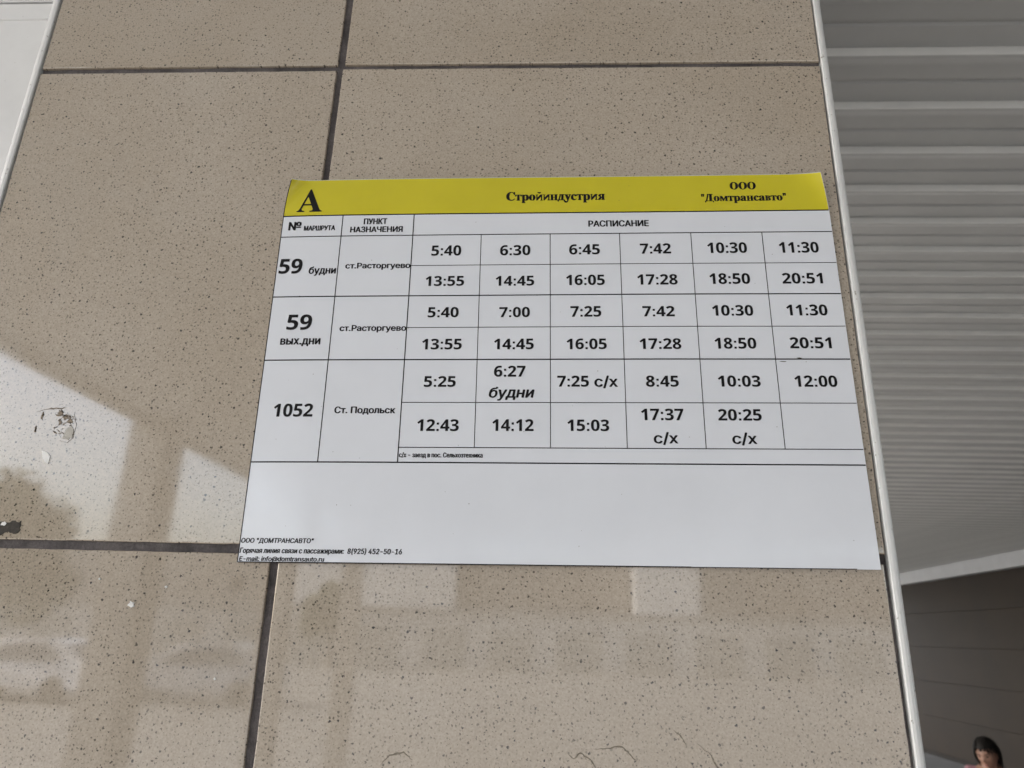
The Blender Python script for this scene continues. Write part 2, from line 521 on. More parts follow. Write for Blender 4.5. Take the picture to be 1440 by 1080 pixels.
# ------------------------------------------------------------------ timetable sheet
SW, SH = 420.0, 297.0       # mm
TH = 0.0125426
SX0, SZ0 = -0.41704*0.4934, 0.08713*0.4934
def lift(u, v):
    """height of the sheet above the tiles, mm"""
    h = 1.2
    h += 1.5*(1-math.exp(-max(u, 0)/38.0)) - 0.1*max(0, (u-300)/120.0)
    h += 0.35*math.sin(u/61.0)*math.sin(v/47.0+1)
    a, b = curl(u, v)
    return h + 6.5*a*a + 5.2*b*b
def curl(u, v):
    dv = SH-v
    return (max(0.0, 1-u/24.0-dv/32.0), max(0.0, 1-(SW-u)/30.0-dv/44.0))
def sp(u, v, e=0.0):
    a, b = curl(u, v)
    x = (u+5.4*a*a-4.6*b*b)*0.001+SX0; z = (v-1.9*a*a-2.1*b*b)*0.001+SZ0
    c, s = math.cos(TH), math.sin(TH)
    return Vector((x*c - z*s, -(lift(u, v)+e)*0.001, x*s + z*c + H_CAM))
sheet = thing('bus_timetable', 'laminated white bus timetable with yellow header and black departure times stuck on beige tiles', 'timetable', sp(SW/2, 0))
SO = sheet.location.copy()
def sheet_mesh(name, uvpts, faces, e, mat, label=None, parent=sheet):
    V = [sp(u, v, e)-SO for u, v in uvpts]
    return mesh_obj(name, V, faces, mat, parent, label=label)
def sheet_grid(name, u0, u1, v0, v1, e, mat, step=3.0, thick=0.0):
    nx = max(1, int((u1-u0)/step)); ny = max(1, int((v1-v0)/step))
    P = [(u0+(u1-u0)*i/nx, v0+(v1-v0)*j/ny) for j in range(ny+1) for i in range(nx+1)]
    F = [(j*(nx+1)+i, j*(nx+1)+i+1, (j+1)*(nx+1)+i+1, (j+1)*(nx+1)+i) for j in range(ny) for i in range(nx)]
    if not thick:
        return sheet_mesh(name, P, F, e, mat)
    V = [sp(u, v, e)-SO for u, v in P] + [sp(u, v, e-thick)-SO for u, v in P]
    n = len(P)
    V += [sp(u, v, e)-SO for u, v in P]      # own vertices for the rim so that its edge stays crisp
    F2 = F + [tuple(i+n for i in f[::-1]) for f in F]
    rim = [i for i in range(nx+1)] + [j*(nx+1)+nx for j in range(1, ny+1)] + [ny*(nx+1)+i for i in range(nx-1, -1, -1)] + [j*(nx+1) for j in range(ny-1, 0, -1)]
    for a, b in zip(rim, rim[1:]+rim[:1]):
        F2.append((b+2*n, a+2*n, a+n, b+n))
    o = mesh_obj(name, V, F2, mat, sheet)
    for p in o.data.polygons[:len(F)]: p.use_smooth = True
    return o
paper = sheet_grid('paper_sheet', 0, SW, 0, SH, 0, M_PAPER, 3.0, 0.18)
band = sheet_grid('yellow_band', 0.25, SW-0.25, 264.9, SH-0.3, 0.05, M_YELLOW, 3.0)
for p in band.data.polygons: p.use_smooth = True

def rule(u0, v0, u1, v1, w):
    n = max(1, int(max(abs(u1-u0), abs(v1-v0))/3.0))
    d = Vector((u1-u0, v1-v0)).normalized(); w *= 1.25; nx, ny = -d.y*w/2, d.x*w/2
    P = []
    for i in range(n+1):
        u = u0+(u1-u0)*i/n; v = v0+(v1-v0)*i/n
        P += [(u+nx, v+ny), (u-nx, v-ny)]
    F = [(2*i, 2*i+1, 2*i+3, 2*i+2) for i in range(n)]
    sheet_mesh('ruling_or_shade_line', P, F, 0.10, M_INK)
R_OUT = SW-0.3
rule(0.3, 264.7, R_OUT, 264.7, 0.8)
rule(0.3, 246.2, R_OUT, 246.2, 0.6)
rule(103.8, 220.2, R_OUT, 220.2, 0.42)
rule(0.3, 195.0, R_OUT, 195.0, 0.7)
rule(103.8, 169.3, R_OUT, 169.3, 0.42)
rule(0.3, 144.1, R_OUT, 144.1, 0.75)
rule(103.8, 111.6, R_OUT, 111.6, 0.45)
rule(103.8, 78.9, R_OUT, 78.9, 0.5)
rule(0.3, 68.3, R_OUT, 68.1, 0.75)
rule(47.9, 68.3, 47.9, 264.7, 0.55)
rule(103.8, 68.3, 103.8, 264.7, 0.6)
for u in (156.5, 209.1, 261.6, 315.0, 367.9):
    rule(u, 78.9, u, 246.2, 0.42)
rule(0.28, 0.3, 0.28, 296.0, 0.5)
rule(0.3, 0.3, 300, 0.3, 0.55)
rule(300, 0.25, 405, 0.2, 0.35)

# glyph outlines -----------------------------------------------------
def decode(g):
    adv, c, t = g
    return adv, list(zip(c[0::2], c[1::2])), [tuple(t[i:i+3]) for i in range(0, len(t), 3)]
def rects(adv, *rs):
    V, T = [], []
    for q in rs:
        n = len(V); V += q
        T += [(n, n+1, n+2), (n, n+2, n+3)]
    return adv, V, T
def scaled(g, sx, sy, mirror=False):
    adv, V, T = g
    if mirror:
        x0 = min(p[0] for p in V); x1 = max(p[0] for p in V)
        V = [(x0+x1-p[0], p[1]) for p in V]
    return adv*sx, [(p[0]*sx, p[1]*sy) for p in V], T
def q4(x0, y0, x1, y1): return [(x0, y0), (x1, y0), (x1, y1), (x0, y1)]
def glyph(font, ch):
    if font == 'num':
        if ch == ':':
            return rects(190, q4(55, 0, 138, 85), q4(55, 262, 138, 347))
        return decode(GLYPHS['num'][ch])
    if font == 'serif':
        S = GLYPHS['serif']
        same = {'А': 'A', 'С': 'C', 'О': 'O', 'р': 'p', 'о': 'o', 'у': 'y', 'с': 'c', 'а': 'a'}
        if ch in same: return decode(S[same[ch]])
        small = {'т': ('T', False), 'н': ('H', False), 'м': ('M', False), 'в': ('B', False), 'я': ('R', True), 'и': ('N', True), 'й': ('N', True)}
        if ch in small:
            b, mi = small[ch]
            g = scaled(decode(S[b]), 0.74, 0.69, mi)
            if ch == 'й':
                w = g[0]
                V = g[1]; n = len(V)
                br_ = [(w*.30, 455), (w*.38, 400), (w*.5, 380), (w*.62, 400), (w*.70, 455), (w*.62, 455), (w*.5, 425), (w*.38, 455)]
                g = (w, V+br_, g[2]+[(n, n+1, n+7), (n+1, n+6, n+7), (n+1, n+2, n+6), (n+2, n+3, n+6), (n+3, n+5, n+6), (n+3, n+4, n+5)])
            return g
        if ch in 'дД':
            h = 318 if ch == 'д' else 455; w = 350 if ch == 'д' else 480
            s = w/350
            return rects(w, q4(8, 0, w-8, 28), [(8, -75), (30, -75), (45, 10), (8, 10)], [(w-30, -75), (w-8, -75), (w-8, 10), (w-45, 10)],
                         q4(int(190*s), 20, int(270*s), h), q4(int(95*s), h-28, w-35, h),
                         [(int(45*s), 20), (int(78*s), 20), (int(145*s), h), (int(115*s), h)])
        if ch == '"':
            return rects(230, [(55, 290), (75, 290), (95, 460), (35, 460)], [(150, 290), (170, 290), (190, 460), (130, 460)])
        if ch == ' ': return (170, [], [])
    return decode(GLYPHS['sans'][ch])
CAPH = {'num': 480.0, 'serif': 455.0, 'sans': 509.0, 'sansx': 384.0, 'calx': 384.0}
def text(name, font, s, u0, u1, v, cap, shear=0.0, bold=None, label=None):
    base = 'sans' if font in ('sansx', 'calx') else font
    x = 0; V, T = [], []
    for ch in s:
        adv, gv_, gt = glyph(base, ch)
        n = len(V)
        V += [(x+p[0], p[1]) for p in gv_]
        T += [tuple(i+n for i in t) for t in gt]
        x += adv
    x0 = min(p[0] for p in V); x1 = max(p[0] for p in V)
    sy = cap/CAPH[font]; 
    sheared = [(p[0]-x0+p[1]*shear*sy*(x1-x0)/(u1-u0), p[1]) for p in V]
    if s == 'А': bold = 0.008
    b = {'num': 0.012, 'serif': 0.042, 'sans': 0.058, 'sansx': 0.05, 'calx': 0.05}[font] if bold is None else bold
    ch_ = cap*(1.3 if font in ('sansx', 'calx') else 1.0)
    e = b*ch_
    w = max(p[0] for p in sheared)
    sx = (u1-u0-2*e)/w
    V2 = [(u0+e+p[0]*sx, v+p[1]*sy) for p in sheared]
    shifts = [(-e, 0), (e, 0), (0, 0), (-e*.5, e*.45), (e*.5, -e*.45)]
    PV, PF = [], []
    for k, (dx, dy) in enumerate(shifts):
        n = len(PV)
        PV += [sp(p[0]+dx, p[1]+dy, 0.14+0.006*k)-SO for p in V2]
        PF += [tuple(i+n for i in t) for t in T]
    return mesh_obj(name, PV, PF, M_INK, sheet, label=label)
GLYPHS = {
'sans': {
' ': (188, [], []),
'"': (321, [78,318,70,509,136,509,128,318,193,318,185,509,250,509,243,318], [1,0,3,3,2,1,7,6,4,5,4,6]),
'(': (273, [89,207,92,264,101,324,114,384,132,441,153,494,177,539,236,539,212,485,191,428,174,370,161,313,154,258,151,207,154,161,160,115,172,67,188,16,209,-38,236,-96,177,-96,139,-21,111,55,95,131], [0,23,14,14,13,0,1,0,13,13,12,1,19,18,20,8,7,6,20,18,21,18,17,21,22,21,17,17,16,22,16,15,22,23,22,15,14,23,15,1,12,11,2,1,11,3,2,11,11,10,3,4,3,10,10,9,4,5,4,9,9,8,5,8,6,5]),
')': (273, [37,-96,64,-37,86,18,102,69,113,116,120,162,122,207,119,258,112,313,99,370,82,428,62,485,37,539,97,539,121,494,142,441,159,384,173,323,181,264,184,207,178,130,161,53,134,-22,97,-96], [1,0,23,12,11,13,20,19,5,6,5,19,19,18,6,7,6,18,18,17,7,1,23,22,2,1,22,22,21,2,3,2,21,4,3,21,21,20,4,20,5,4,7,17,8,17,16,8,9,8,16,16,15,9,10,9,15,15,14,10,11,10,14,13,11,14]),
'-': (453, [337,244,337,188,114,188,114,244], [3,2,1,1,0,3]),
'.': (188, [95,-4,78,-1,63,9,53,24,50,41,53,59,63,73,78,83,95,87,113,83,128,73,138,59,141,41,138,24,128,9,113,-1], [4,3,2,1,0,2,4,2,0,0,7,4,7,6,4,5,4,6,12,11,10,13,12,14,12,10,9,15,14,0,14,12,0,12,9,0,7,0,9,9,8,7]),
'/': (249, [235,533,71,-76,14,-76,178,533], [0,3,1,2,1,3]),
'0': (453, [227,-7,174,1,130,24,95,62,69,113,53,178,48,254,53,330,69,395,95,447,130,484,174,508,227,516,279,508,323,484,358,447,384,395,400,330,405,254,400,178,384,113,359,62,323,24,279,1,227,50,261,56,290,74,313,103,330,144,340,194,344,254,340,314,330,365,313,405,290,435,261,453,227,460,192,453,163,435,140,405,123,365,113,314,109,254,113,194,123,144,140,103,163,74,192,56], [5,4,44,44,43,5,6,5,43,43,42,6,42,41,6,7,6,41,41,40,7,8,7,40,0,24,1,47,1,24,1,47,2,46,2,47,10,38,37,37,11,10,2,46,3,46,45,3,4,3,45,44,4,45,8,40,39,9,8,39,39,38,9,38,10,9,35,13,36,12,36,13,25,23,22,22,26,25,34,14,35,13,35,14,20,19,28,29,28,19,19,18,29,30,29,18,31,30,18,18,17,31,32,31,17,17,16,32,26,22,21,27,26,21,21,20,27,20,28,27,32,16,33,16,15,33,34,33,15,14,34,15,24,0,23,23,25,24,11,37,36,36,12,11]),
'1': (453, [76,0,76,55,391,55,391,0,276,509,276,0,212,0,212,448,209,448,86,358,86,427,198,509,276,55,212,55], [11,10,8,8,10,9,3,2,5,13,12,7,1,0,6,11,8,7,7,4,11,12,13,6,4,7,12,5,2,12,6,5,12,1,6,13]),
'2': (453, [64,0,64,47,234,229,261,257,282,282,299,305,311,327,318,348,320,371,317,397,308,419,293,436,273,449,250,457,224,460,196,457,172,447,153,433,139,413,130,390,127,362,66,362,71,405,86,442,111,473,143,496,182,511,225,516,268,511,306,497,337,474,361,445,376,411,381,372,378,345,371,318,357,290,336,259,306,223,267,180,153,60,153,57,389,57,389,0], [1,0,41,20,19,21,22,21,19,23,22,19,19,18,23,18,24,23,26,16,15,27,14,13,39,2,40,14,27,15,26,15,27,1,41,40,40,2,1,24,18,17,25,24,17,17,16,25,16,26,25,12,11,29,28,12,29,34,33,8,4,38,37,5,4,37,37,36,5,6,5,36,36,35,6,7,6,35,35,34,7,34,8,7,8,33,9,33,32,9,32,31,9,10,9,31,31,30,10,11,10,30,29,11,30,41,0,43,43,42,41,2,39,38,3,2,38,38,4,3,12,28,13,27,13,28]),
'4': (453, [40,105,40,158,247,509,311,509,109,166,109,163,413,163,413,105,282,0,282,121,282,146,282,318,343,318,343,0,282,105,282,163,343,163,343,105], [1,0,5,1,5,4,4,2,1,5,0,9,5,9,10,16,15,10,2,4,3,15,16,11,8,13,14,9,0,14,5,10,15,12,11,16,7,6,16,17,7,16,14,17,9,17,16,10,10,9,17,17,14,13]),
'5': (453, [221,-7,178,-2,140,11,108,32,83,60,66,93,60,130,122,130,127,108,138,89,154,73,173,60,196,52,221,50,250,53,276,64,298,82,314,104,324,131,328,162,324,193,314,221,297,244,275,262,248,273,218,277,192,275,167,268,145,258,128,246,67,253,96,509,366,509,366,452,151,452,134,301,136,301,155,315,178,325,203,331,229,334,263,330,294,321,321,306,345,285,364,260,379,231,388,199,391,163,385,117,369,76,343,41,309,15,268,-1], [4,3,9,9,8,4,5,4,8,8,7,5,6,5,7,29,35,30,31,30,35,0,13,12,25,39,26,38,26,39,0,12,1,11,1,12,37,27,26,26,38,37,1,11,2,11,10,2,3,2,10,9,3,10,35,29,28,36,35,28,28,27,36,27,37,36,31,35,34,40,24,41,52,16,15,52,15,53,14,53,15,24,23,42,41,24,42,50,49,18,19,18,49,49,48,19,48,47,19,20,19,47,47,46,20,16,52,51,17,16,51,51,50,17,50,18,17,20,46,21,46,45,21,22,21,45,45,44,22,44,43,22,23,22,43,42,23,43,53,14,0,13,0,14,24,40,25,39,25,40,33,32,34,31,34,32]),
'6': (453, [226,-7,182,-1,142,15,109,40,84,74,69,115,64,162,68,199,80,239,102,285,137,340,252,509,322,509,151,261,145,261,154,275,165,288,179,299,196,307,214,312,235,314,278,309,316,295,346,271,370,240,384,201,389,157,384,112,368,73,343,39,310,14,271,-2,226,48,254,52,279,63,299,79,314,101,324,128,327,157,324,187,314,213,299,235,279,251,254,262,226,265,198,262,174,252,153,235,138,214,128,188,125,158,128,128,138,102,153,79,174,63,198,52,175,296], [4,3,52,52,51,4,5,4,51,51,50,5,6,5,50,50,49,6,7,6,49,8,7,49,49,48,8,13,14,47,14,13,15,45,18,17,1,55,54,13,47,46,1,54,2,54,53,2,3,2,53,52,3,53,47,14,48,8,48,14,9,8,14,14,15,9,10,9,15,15,16,10,32,0,33,43,20,44,34,31,30,30,35,34,33,0,31,31,34,33,42,21,43,20,43,21,29,28,36,37,36,28,28,27,37,27,26,37,38,37,26,39,38,26,26,25,39,25,24,39,40,39,24,24,23,40,35,30,29,29,36,35,40,23,41,23,22,41,42,41,22,21,42,22,10,16,11,55,1,0,0,32,55,18,45,44,19,18,44,44,20,19,46,45,17,56,13,17,13,46,17,16,15,13,13,56,16,12,11,16,12,16,56]),
'8': (453, [226,-7,178,-2,136,11,101,33,74,62,57,96,52,135,55,166,65,195,81,220,101,241,125,256,153,265,153,267,119,282,93,308,76,342,70,380,75,417,90,450,114,477,146,498,184,511,226,516,269,511,306,498,337,477,361,450,377,417,382,380,376,342,359,308,333,282,300,267,300,265,327,256,351,241,372,220,387,195,397,166,401,135,395,96,378,62,352,33,317,11,275,-2,226,49,258,52,285,60,307,74,323,91,333,113,337,139,333,165,322,189,305,208,283,223,256,232,226,235,196,232,169,223,147,208,130,189,119,165,115,139,119,113,129,91,145,74,167,60,195,52,226,290,252,292,274,300,293,313,307,330,316,351,319,376,316,399,308,420,294,437,275,449,252,457,226,460,200,457,177,449,159,437,145,420,136,399,133,376,136,351,145,330,159,313,178,300,201,292], [3,66,4,66,65,4,5,4,65,6,5,65,65,64,6,7,6,64,64,63,7,8,7,63,63,62,8,9,8,62,62,10,9,17,16,88,93,59,58,69,1,0,0,46,69,22,84,83,1,69,68,60,59,12,59,93,12,13,12,93,93,92,13,91,13,92,21,85,84,84,22,21,1,68,2,68,67,2,3,2,67,66,3,67,10,62,61,11,10,61,61,60,11,60,12,11,13,91,14,91,90,14,15,14,90,90,89,15,16,15,89,88,16,89,17,88,87,18,17,87,19,18,87,87,86,19,20,19,86,86,85,20,85,21,20,81,23,82,80,24,81,23,81,24,47,45,48,56,34,57,71,57,34,34,33,71,72,71,33,33,73,72,79,25,80,24,80,25,43,42,50,51,50,42,42,41,51,41,40,51,52,51,40,40,39,52,53,52,39,39,38,53,54,53,38,38,37,54,36,54,37,30,29,76,77,76,29,29,28,77,28,27,77,48,45,44,49,48,44,44,43,49,43,50,49,54,36,55,36,35,55,56,55,35,34,56,35,73,33,32,74,73,32,32,31,74,75,74,31,31,30,75,30,76,75,77,27,78,27,26,78,79,78,26,25,79,26,45,47,0,46,0,47,57,71,58,71,70,58,93,58,70,82,23,83,22,83,23]),
'9': (453, [226,516,271,510,310,494,343,468,368,434,384,393,389,347,385,309,373,270,350,224,315,168,200,0,130,0,301,248,307,248,299,234,287,221,273,210,257,202,238,196,218,195,175,199,137,214,106,237,83,269,68,307,64,352,69,397,85,436,110,469,143,494,182,510,226,460,199,457,174,446,154,429,138,407,129,381,125,352,129,322,138,295,154,274,174,257,199,247,226,243,254,247,279,257,299,273,314,295,324,321,327,350,324,381,314,407,299,429,279,446,254,457,277,213], [24,23,40,40,39,24,25,24,39,26,25,39,39,38,26,38,37,26,27,26,37,37,36,27,28,27,36,29,28,36,30,35,34,34,31,30,20,44,43,32,0,33,20,43,21,42,21,43,31,34,33,33,0,31,10,16,11,21,42,22,42,41,22,23,22,41,40,23,41,29,36,35,35,30,29,18,17,45,13,14,47,14,13,15,13,47,46,1,55,54,49,48,8,8,7,49,7,6,49,50,49,6,6,5,50,51,50,5,5,4,51,52,51,4,4,3,52,15,16,10,10,9,15,14,15,9,9,8,14,8,48,14,47,14,48,52,3,53,3,2,53,54,53,2,1,54,2,44,20,19,19,18,44,18,45,44,0,32,55,55,1,0,45,17,46,56,13,17,13,46,17,16,15,13,13,56,16,12,11,16,12,16,56]),
':': (188, [95,-4,78,-1,63,9,53,24,50,41,53,59,63,73,78,83,95,87,113,83,128,73,138,59,141,41,138,24,128,9,113,-1,95,271,78,274,63,284,53,299,50,316,53,334,63,349,78,359,95,362,113,359,128,349,138,334,141,316,138,299,128,284,113,274], [4,3,2,5,4,6,1,0,2,4,2,0,0,7,4,6,4,7,20,19,18,21,20,22,29,28,30,28,27,26,13,12,14,10,9,12,12,11,10,16,31,30,30,28,16,24,16,28,28,26,24,25,24,26,15,14,0,14,12,0,12,9,0,7,0,9,8,7,9,18,17,16,20,18,16,16,24,20,22,20,24,23,22,24]),
'@': (676, [355,-135,284,-130,221,-114,167,-88,122,-53,87,-8,61,46,45,109,40,179,46,248,61,309,87,363,123,408,167,444,220,470,281,486,349,492,415,486,472,469,522,442,562,407,594,366,617,319,631,268,635,215,634,178,631,142,625,107,615,76,599,49,579,28,551,15,517,11,497,12,476,17,457,24,441,36,429,50,423,68,420,68,408,48,388,30,361,17,326,13,285,18,251,35,224,62,204,96,192,137,188,182,193,226,207,265,228,297,257,322,291,338,330,343,360,340,385,331,404,319,416,306,419,306,419,335,474,335,474,110,476,91,485,74,499,63,518,59,540,63,557,76,568,97,576,127,580,166,581,215,577,259,567,301,548,339,523,373,490,402,450,424,402,438,347,442,292,438,242,424,199,402,164,372,135,334,115,289,102,236,98,178,102,119,115,66,135,21,165,-17,201,-46,246,-68,298,-81,357,-85,385,-84,412,-80,436,-75,458,-69,476,-63,489,-59,504,-107,487,-113,464,-120,438,-126,411,-131,383,-134,329,65,359,68,382,78,400,95,412,118,419,148,422,185,419,221,411,249,399,269,381,282,358,289,331,292,305,288,283,277,265,260,252,239,244,213,242,185,244,154,251,125,262,101,279,81,301,69], [4,92,5,6,5,92,92,91,6,7,6,91,91,90,7,8,7,90,89,8,90,8,89,88,9,8,88,88,87,9,10,9,87,87,86,10,11,10,86,86,12,11,13,85,84,2,94,3,93,3,94,83,14,84,13,84,14,3,93,4,92,4,93,12,86,85,85,13,12,1,96,95,43,110,133,122,55,123,97,0,109,110,43,42,42,111,110,121,56,122,55,122,56,96,1,0,0,97,96,43,133,44,45,44,133,132,45,133,53,124,123,54,53,123,123,55,54,81,16,82,15,82,16,1,95,2,94,2,95,45,132,46,132,131,46,47,46,131,131,130,47,48,47,130,130,129,48,49,48,129,128,49,129,49,128,127,50,49,127,127,126,50,51,50,126,126,125,51,52,51,125,125,124,52,124,53,52,82,15,83,14,83,15,108,99,98,100,107,106,106,101,100,61,60,62,99,108,107,107,100,99,39,38,113,114,113,38,38,63,114,115,114,63,63,116,115,118,117,62,62,60,118,119,118,60,59,119,60,17,80,79,79,18,17,33,66,34,67,32,31,31,68,67,32,67,33,66,33,67,77,19,78,29,28,70,28,27,70,71,70,27,27,26,71,72,71,26,26,25,72,73,72,25,25,24,73,24,23,73,74,73,23,75,74,23,23,22,75,22,21,75,68,31,30,69,68,30,30,29,69,29,70,69,75,21,76,21,20,76,77,76,20,19,77,20,101,106,105,102,101,105,105,104,102,104,103,102,34,66,35,66,65,35,36,35,65,37,36,65,38,37,65,65,64,38,63,38,64,116,63,117,18,79,78,78,19,18,108,98,109,97,109,98,111,42,41,112,111,41,41,40,112,40,39,112,39,113,112,119,59,120,59,58,120,58,57,120,121,120,57,56,121,57,16,81,80,80,17,16,62,117,63]),
'E': (419, [60,0,60,509,372,509,372,452,125,452,125,286,355,286,355,229,125,229,125,57,375,57,375,0], [0,9,8,1,0,8,8,5,1,5,4,1,9,0,11,11,10,9,5,8,7,7,6,5,3,2,4,1,4,2]),
'a': (389, [160,-9,126,-5,94,5,68,22,48,45,35,73,30,108,34,138,43,161,58,179,78,193,100,203,125,211,152,216,178,220,209,224,234,227,252,230,265,235,273,243,276,255,276,257,273,279,267,297,256,311,240,322,220,329,196,331,171,329,149,322,132,313,118,301,107,288,100,274,41,291,57,322,79,346,104,364,133,375,163,382,194,384,215,383,239,379,263,372,286,360,306,343,322,320,333,290,337,251,337,0,277,0,277,52,272,52,264,38,252,25,236,12,215,1,190,-6,170,45,202,49,228,59,248,74,263,93,272,115,276,138,276,190,270,186,259,182,246,179,231,176,216,173,200,171,186,169,175,168,154,164,134,159,117,150,103,139,95,124,92,105,94,87,102,72,114,61,130,52,149,47], [4,3,81,81,80,4,5,4,80,80,79,5,6,5,79,7,6,79,79,78,7,8,7,78,78,77,8,9,8,77,10,9,77,35,34,33,33,32,35,84,83,1,72,14,73,57,58,0,13,74,73,73,14,13,84,1,0,0,58,84,12,75,74,74,13,12,29,28,38,28,39,38,1,83,2,83,82,2,3,2,82,81,3,82,10,77,76,11,10,76,76,75,11,75,12,11,35,32,31,36,35,31,31,30,36,37,36,30,30,29,37,29,38,37,15,71,70,26,41,27,40,27,41,16,69,68,68,67,16,67,17,16,59,56,55,60,59,55,55,54,60,15,70,69,69,16,15,25,42,26,41,26,42,51,50,49,21,20,48,48,47,21,62,52,51,63,62,51,51,49,63,64,63,49,49,48,64,48,65,64,19,18,65,65,48,19,48,20,19,21,47,22,47,46,22,23,22,46,46,45,23,60,54,53,61,60,53,53,52,61,52,62,61,17,67,66,66,65,17,65,18,17,23,45,24,45,44,24,25,24,44,44,43,25,42,25,43,56,59,57,58,57,59,14,72,71,71,15,14,27,40,28,39,28,40]),
'd': (424, [195,-8,151,-2,111,16,79,45,55,84,39,133,34,189,39,245,55,293,79,332,112,361,151,378,196,384,228,381,253,373,272,360,287,346,298,331,306,319,311,319,311,509,372,509,372,0,313,0,313,59,307,59,298,46,287,31,272,17,252,4,227,-5,205,47,236,51,263,65,284,86,299,115,309,150,312,189,309,229,300,263,284,291,263,312,237,325,205,330,172,325,145,311,124,290,108,261,99,227,96,189,99,151,109,117,124,88,145,66,172,51], [5,4,51,51,50,5,6,5,50,50,49,6,49,48,6,7,6,48,48,47,7,8,7,47,45,11,10,30,31,0,54,0,31,43,12,44,0,54,1,53,1,54,11,45,44,44,12,11,1,53,2,3,2,53,53,52,3,4,3,52,51,4,52,8,47,46,9,8,46,46,45,9,45,10,9,13,42,14,32,29,28,33,32,28,28,27,33,27,26,33,26,34,33,16,15,41,42,41,15,14,42,15,24,23,22,36,35,24,24,22,36,22,37,36,37,22,38,22,21,38,21,19,38,39,38,19,34,26,25,25,24,34,24,35,34,39,19,40,19,18,40,41,40,18,18,17,41,16,41,17,19,21,20,29,32,30,31,30,32,42,13,43,12,43,13]),
'f': (254, [228,379,228,327,6,327,6,379,81,0,81,432,84,461,96,486,113,505,135,519,161,527,187,530,207,529,222,527,234,524,243,521,227,468,222,470,215,472,206,473,195,474,171,470,154,460,145,443,142,419,142,0,81,327,81,379,142,379,142,327], [26,29,27,9,8,22,29,26,25,24,23,5,6,5,23,7,6,23,23,22,7,22,8,7,11,21,20,19,12,20,11,20,12,17,16,15,15,14,17,17,14,18,14,13,18,19,18,13,12,19,13,9,22,21,10,9,21,21,11,10,27,28,24,4,25,26,3,2,26,27,3,26,24,5,27,1,0,28,29,1,28,28,27,29]),
'i': (167, [53,0,53,379,114,379,114,0,84,443,67,446,54,455,44,468,41,483,44,499,54,512,67,521,84,524,100,521,114,512,123,499,126,483,123,468,114,455,100,446], [5,4,6,10,6,4,8,7,6,6,10,8,9,8,10,12,19,13,17,16,18,14,18,16,16,15,14,13,19,18,18,14,13,1,0,3,3,2,1,19,12,4,10,4,12,11,10,12]),
'l': (189, [139,-2,101,3,74,20,58,47,53,84,53,509,114,509,114,99,115,77,120,62,130,54,146,52,154,52,160,53,165,53,170,54,181,3,172,1,162,-1,151,-2], [10,9,1,2,1,9,3,2,9,9,8,3,4,3,8,8,7,4,5,4,7,7,6,5,11,0,19,19,12,11,17,16,14,16,15,14,12,19,18,13,12,18,18,17,13,17,14,13,10,1,0,0,11,10]),
'm': (610, [53,0,53,379,112,379,112,295,108,295,118,323,132,346,151,363,172,376,195,384,219,386,257,380,287,361,309,331,321,295,312,295,322,321,337,343,357,361,381,375,407,383,437,386,468,383,497,372,522,354,541,328,553,296,557,255,557,0,496,0,496,254,490,289,473,313,447,326,419,330,395,328,374,320,358,307,345,290,338,270,335,247,335,0,274,0,274,260,269,288,253,311,229,326,199,330,178,328,158,320,140,307,126,289,117,266,114,238,114,0,112,306,317,308], [50,6,5,0,54,53,1,0,53,4,1,53,53,52,4,3,4,52,52,51,3,51,50,3,50,5,3,1,4,2,46,10,47,9,47,10,8,48,47,47,9,8,45,44,13,13,12,45,45,12,46,12,11,46,10,46,11,6,50,49,7,6,49,49,48,7,48,8,7,14,15,39,35,20,19,36,35,18,35,19,18,14,39,38,16,14,38,38,37,16,17,16,37,37,36,17,36,18,17,21,34,33,21,33,22,28,27,30,27,26,30,28,30,29,30,26,31,26,25,31,32,31,25,25,24,32,24,23,32,33,32,23,22,33,23,20,35,34,34,21,20,41,40,42,43,42,40,40,39,43,39,15,43,44,43,15,13,44,15,15,14,56,3,5,55,4,3,55,2,4,55,14,16,56,13,15,56]),
'n': (410, [114,227,114,0,53,0,53,379,112,379,112,287,102,287,124,332,152,362,187,379,227,384,264,380,295,369,321,349,341,321,353,285,357,240,357,0,296,0,296,235,290,275,273,304,246,323,210,329,184,326,161,317,141,303,126,283,117,257,112,307], [1,0,2,3,2,0,6,3,0,25,24,8,26,25,7,25,8,7,6,0,28,5,6,28,28,27,5,27,26,5,26,7,5,3,6,4,9,23,10,10,23,22,22,11,10,19,18,17,17,16,19,19,16,20,16,15,20,15,14,20,21,20,14,14,13,21,13,12,21,22,21,12,11,22,12,23,9,24,8,24,9,5,7,29,6,5,29,4,6,29]),
'o': (415, [207,-8,159,-2,117,16,82,46,56,85,40,133,34,187,40,243,56,291,82,330,117,360,159,378,207,384,256,378,299,360,333,330,359,291,376,243,381,187,376,133,359,85,333,46,299,16,256,-2,207,46,242,51,270,66,292,89,307,117,316,151,319,187,316,224,307,258,292,287,270,310,242,325,207,330,173,325,145,310,124,287,108,258,99,224,96,187,99,151,108,117,124,89,145,66,173,51], [5,4,44,44,43,5,6,5,43,43,42,6,42,41,6,7,6,41,41,40,7,8,7,40,0,24,1,47,1,24,1,47,2,46,2,47,10,38,37,37,11,10,2,46,3,46,45,3,4,3,45,44,4,45,8,40,39,9,8,39,39,38,9,38,10,9,35,13,36,12,36,13,25,23,22,22,26,25,34,14,35,13,35,14,20,19,28,29,28,19,19,18,29,30,29,18,31,30,18,18,17,31,32,31,17,17,16,32,26,22,21,27,26,21,21,20,27,20,28,27,32,16,33,16,15,33,34,33,15,14,34,15,24,0,23,23,25,24,11,37,36,36,12,11]),
